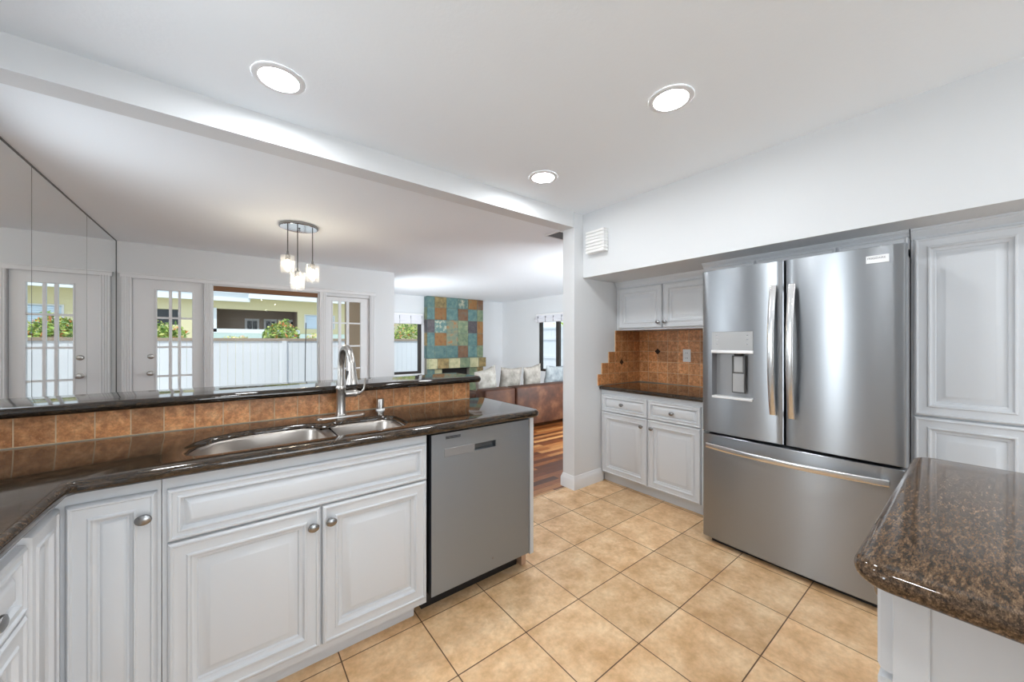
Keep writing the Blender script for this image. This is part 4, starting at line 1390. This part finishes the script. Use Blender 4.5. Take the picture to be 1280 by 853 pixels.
for i, (a, b) in enumerate(((0.62, 1.25), (1.45, 2.05), (2.10, 2.55), (2.62, 3.05))):
    fdoor = MB().box(a, b, YH + 1.94, YH + 1.998, rz0 - 0.3, rz0 + 0.62).build('balcony_door', M['trim'], hs)
    mb = MB()
    m_ = (a + b) / 2
    mb.box(a + 0.10, m_ - 0.01, YH + 1.92, YH + 1.945, rz0 - 0.1, rz0 + 0.50)
    mb.box(m_ + 0.02, b - 0.10, YH + 1.92, YH + 1.945, rz0 - 0.1, rz0 + 0.50)
    mb.build('door_glass', M['darkglass'], fdoor)
wf = MB()
wf.box(wx0 - 0.06, wx1 + 0.06, YH - 0.03, YH + 0.03, wz1, wz1 + 0.05)
wf.box(wx0 - 0.06, wx0, YH - 0.03, YH + 0.03, wz0, wz1)
wf.box(wx1, wx1 + 0.06, YH - 0.03, YH + 0.03, wz0, wz1)
wf = wf.build('window_frame', M['trim'], hs)
mb = MB()
for k in range(9):
    zq = wz0 + (wz1 - wz0) * k / 9
    mb.box(wx0, wx1, YH + 0.05, YH + 0.07, zq + 0.004, zq + (wz1 - wz0) / 9 - 0.004)
mb.build('window_slats', M['blueglass'], wf)
wf = MB().box(-4.2, -1.75, YH + 0.10, YH + 0.14, zz(1.85), zz(2.35)).build('window_glass', M['darkglass'], hs)
mb = MB()
for a in (-4.2, -3.0, -1.83):
    mb.box(a, a + 0.08, YH + 0.04, YH + 0.10, zz(1.85), zz(2.35))
mb.build('window_mullion', M['trim'], wf)
mb = MB()
mb.box(-12.6, 0.55 * S, YH - 0.55, YH - 0.45, zz(2.68), zz(2.97))
mb.box(0.50 * S, 16.6, YH - 1.05, YH - 0.95, zz(2.78), zz(3.06))
mb.box(0.50 * S, 0.50 * S + 0.1, YH - 0.95, YH - 0.0, zz(2.78), zz(3.06))
mb.build('fascia', M['fascia'], hs)
mb = MB()
mb.box(-12.6, 0.50 * S, YH - 0.45, YH + 0.0, zz(2.86), zz(2.88))
mb.box(0.50 * S + 0.1, 16.6, YH - 0.95, YH + 0.0, zz(2.90), zz(2.92))
mb.build('eave', M['stucco'], hs)
mb = MB()
mb.loops([[(-12.6, YH - 0.5, zz(2.97)), (16.6, YH - 1.0, zz(3.06)), (16.6, YH - 1.0, zz(3.08)), (-12.6, YH - 0.5, zz(2.99))],
          [(-12.6, YH + 4.0, zz(3.6)), (16.6, YH + 4.0, zz(3.6)), (16.6, YH + 4.0, zz(3.62)), (-12.6, YH + 4.0, zz(3.62))]], True, True)
mb.build('roof', M['paleroof'], hs)
mb = MB()
for k in range(16):
    xq = 0.62 * S + k * 0.13
    mb.lathe([(0.045, 0), (0.045, 0.10)], (xq, YH - 0.96, zz(3.10)), '-Y', 10)
mb.build('roof_tile_end', M['bronze'], hs)

# shrubs
def shrub(name, label, x, y, z0, rx, ry, rz, n, leaf, mat, group):
    t = thing(name, label, 'shrub', (x, y, z0), group)
    rnd = random.Random(int((x * 13 + y * 7) * 10) + n)
    mb = MB()
    for _ in range(n):
        while True:
            p = Vector((rnd.uniform(-1, 1), rnd.uniform(-1, 1), rnd.uniform(-1, 1)))
            if 0.45 < p.length < 1:
                break
        bump = 1 + 0.22 * noise.noise(p * 2.3 + Vector((x, y, 0)))
        q = Vector((x + p.x * rx * bump, y + p.y * ry * bump, z0 + rz + p.z * rz * bump))
        a = Vector((rnd.gauss(0, 1), rnd.gauss(0, 1), rnd.gauss(0, 1))).normalized()
        b = a.orthogonal().normalized()
        s = leaf * rnd.uniform(0.6, 1.3)
        c_ = a.cross(b)
        mb.face([q - a * s, q + b * s * 0.45, q + a * s, q - b * s * 0.45 + c_ * s * 0.1])
    mb.build('foliage', mat, t, smooth=False)
    st = MB()
    for k in range(4):
        an = k * 1.57 + 0.4
        st.tube([(x + 0.05 * math.cos(an), y + 0.05 * math.sin(an), z0), (x + 0.3 * rx * math.cos(an), y + 0.3 * ry * math.sin(an), z0 + rz)], [0.02, 0.01], 6, up=(1, 0, 0))
    st.build('stem', M['stem'], t)
g = 'shrubs behind the white fence'
shrub('garden_shrub', 'round green shrub with orange flowers behind the fence in the picture window', 1.32, 13.6, -0.1, 0.56, 0.45, 1.04, 3200, 0.07, M['leaf'], g)
shrub('garden_shrub', 'pale yellow shrub right of the flowering green shrub', 2.35, 14.2, -0.1, 0.62, 0.5, 0.84, 2000, 0.07, M['leaf_pale'], g)
shrub('garden_shrub', 'low pale blossoming shrub left of the flowering green shrub', 0.15, 14.6, -0.1, 0.75, 0.5, 0.80, 2200, 0.06, M['leaf_pale'], g)
shrub('garden_shrub', 'green shrub above the fence in the right french door', 4.05, 13.4, -0.1, 0.75, 0.6, 1.0, 2400, 0.07, M['leaf'], g)
shrub('garden_shrub', 'green yellow shrub above the fence left of the fireplace', 5.0, 12.2, -0.1, 0.95, 0.6, 1.08, 3200, 0.06, M['leaf'], g)
shrub('garden_shrub', 'shrub above the fence in the left french door', -1.45, 14.0, -0.1, 0.6, 0.5, 1.0, 2000, 0.07, M['leaf'], g)
shrub('lime_shrub', 'tall lime green shrub outside the window behind the sofa', 10.4, 7.9, -0.1, 0.8, 2.8, 1.5, 4200, 0.09, M['leaf_lime'], g)
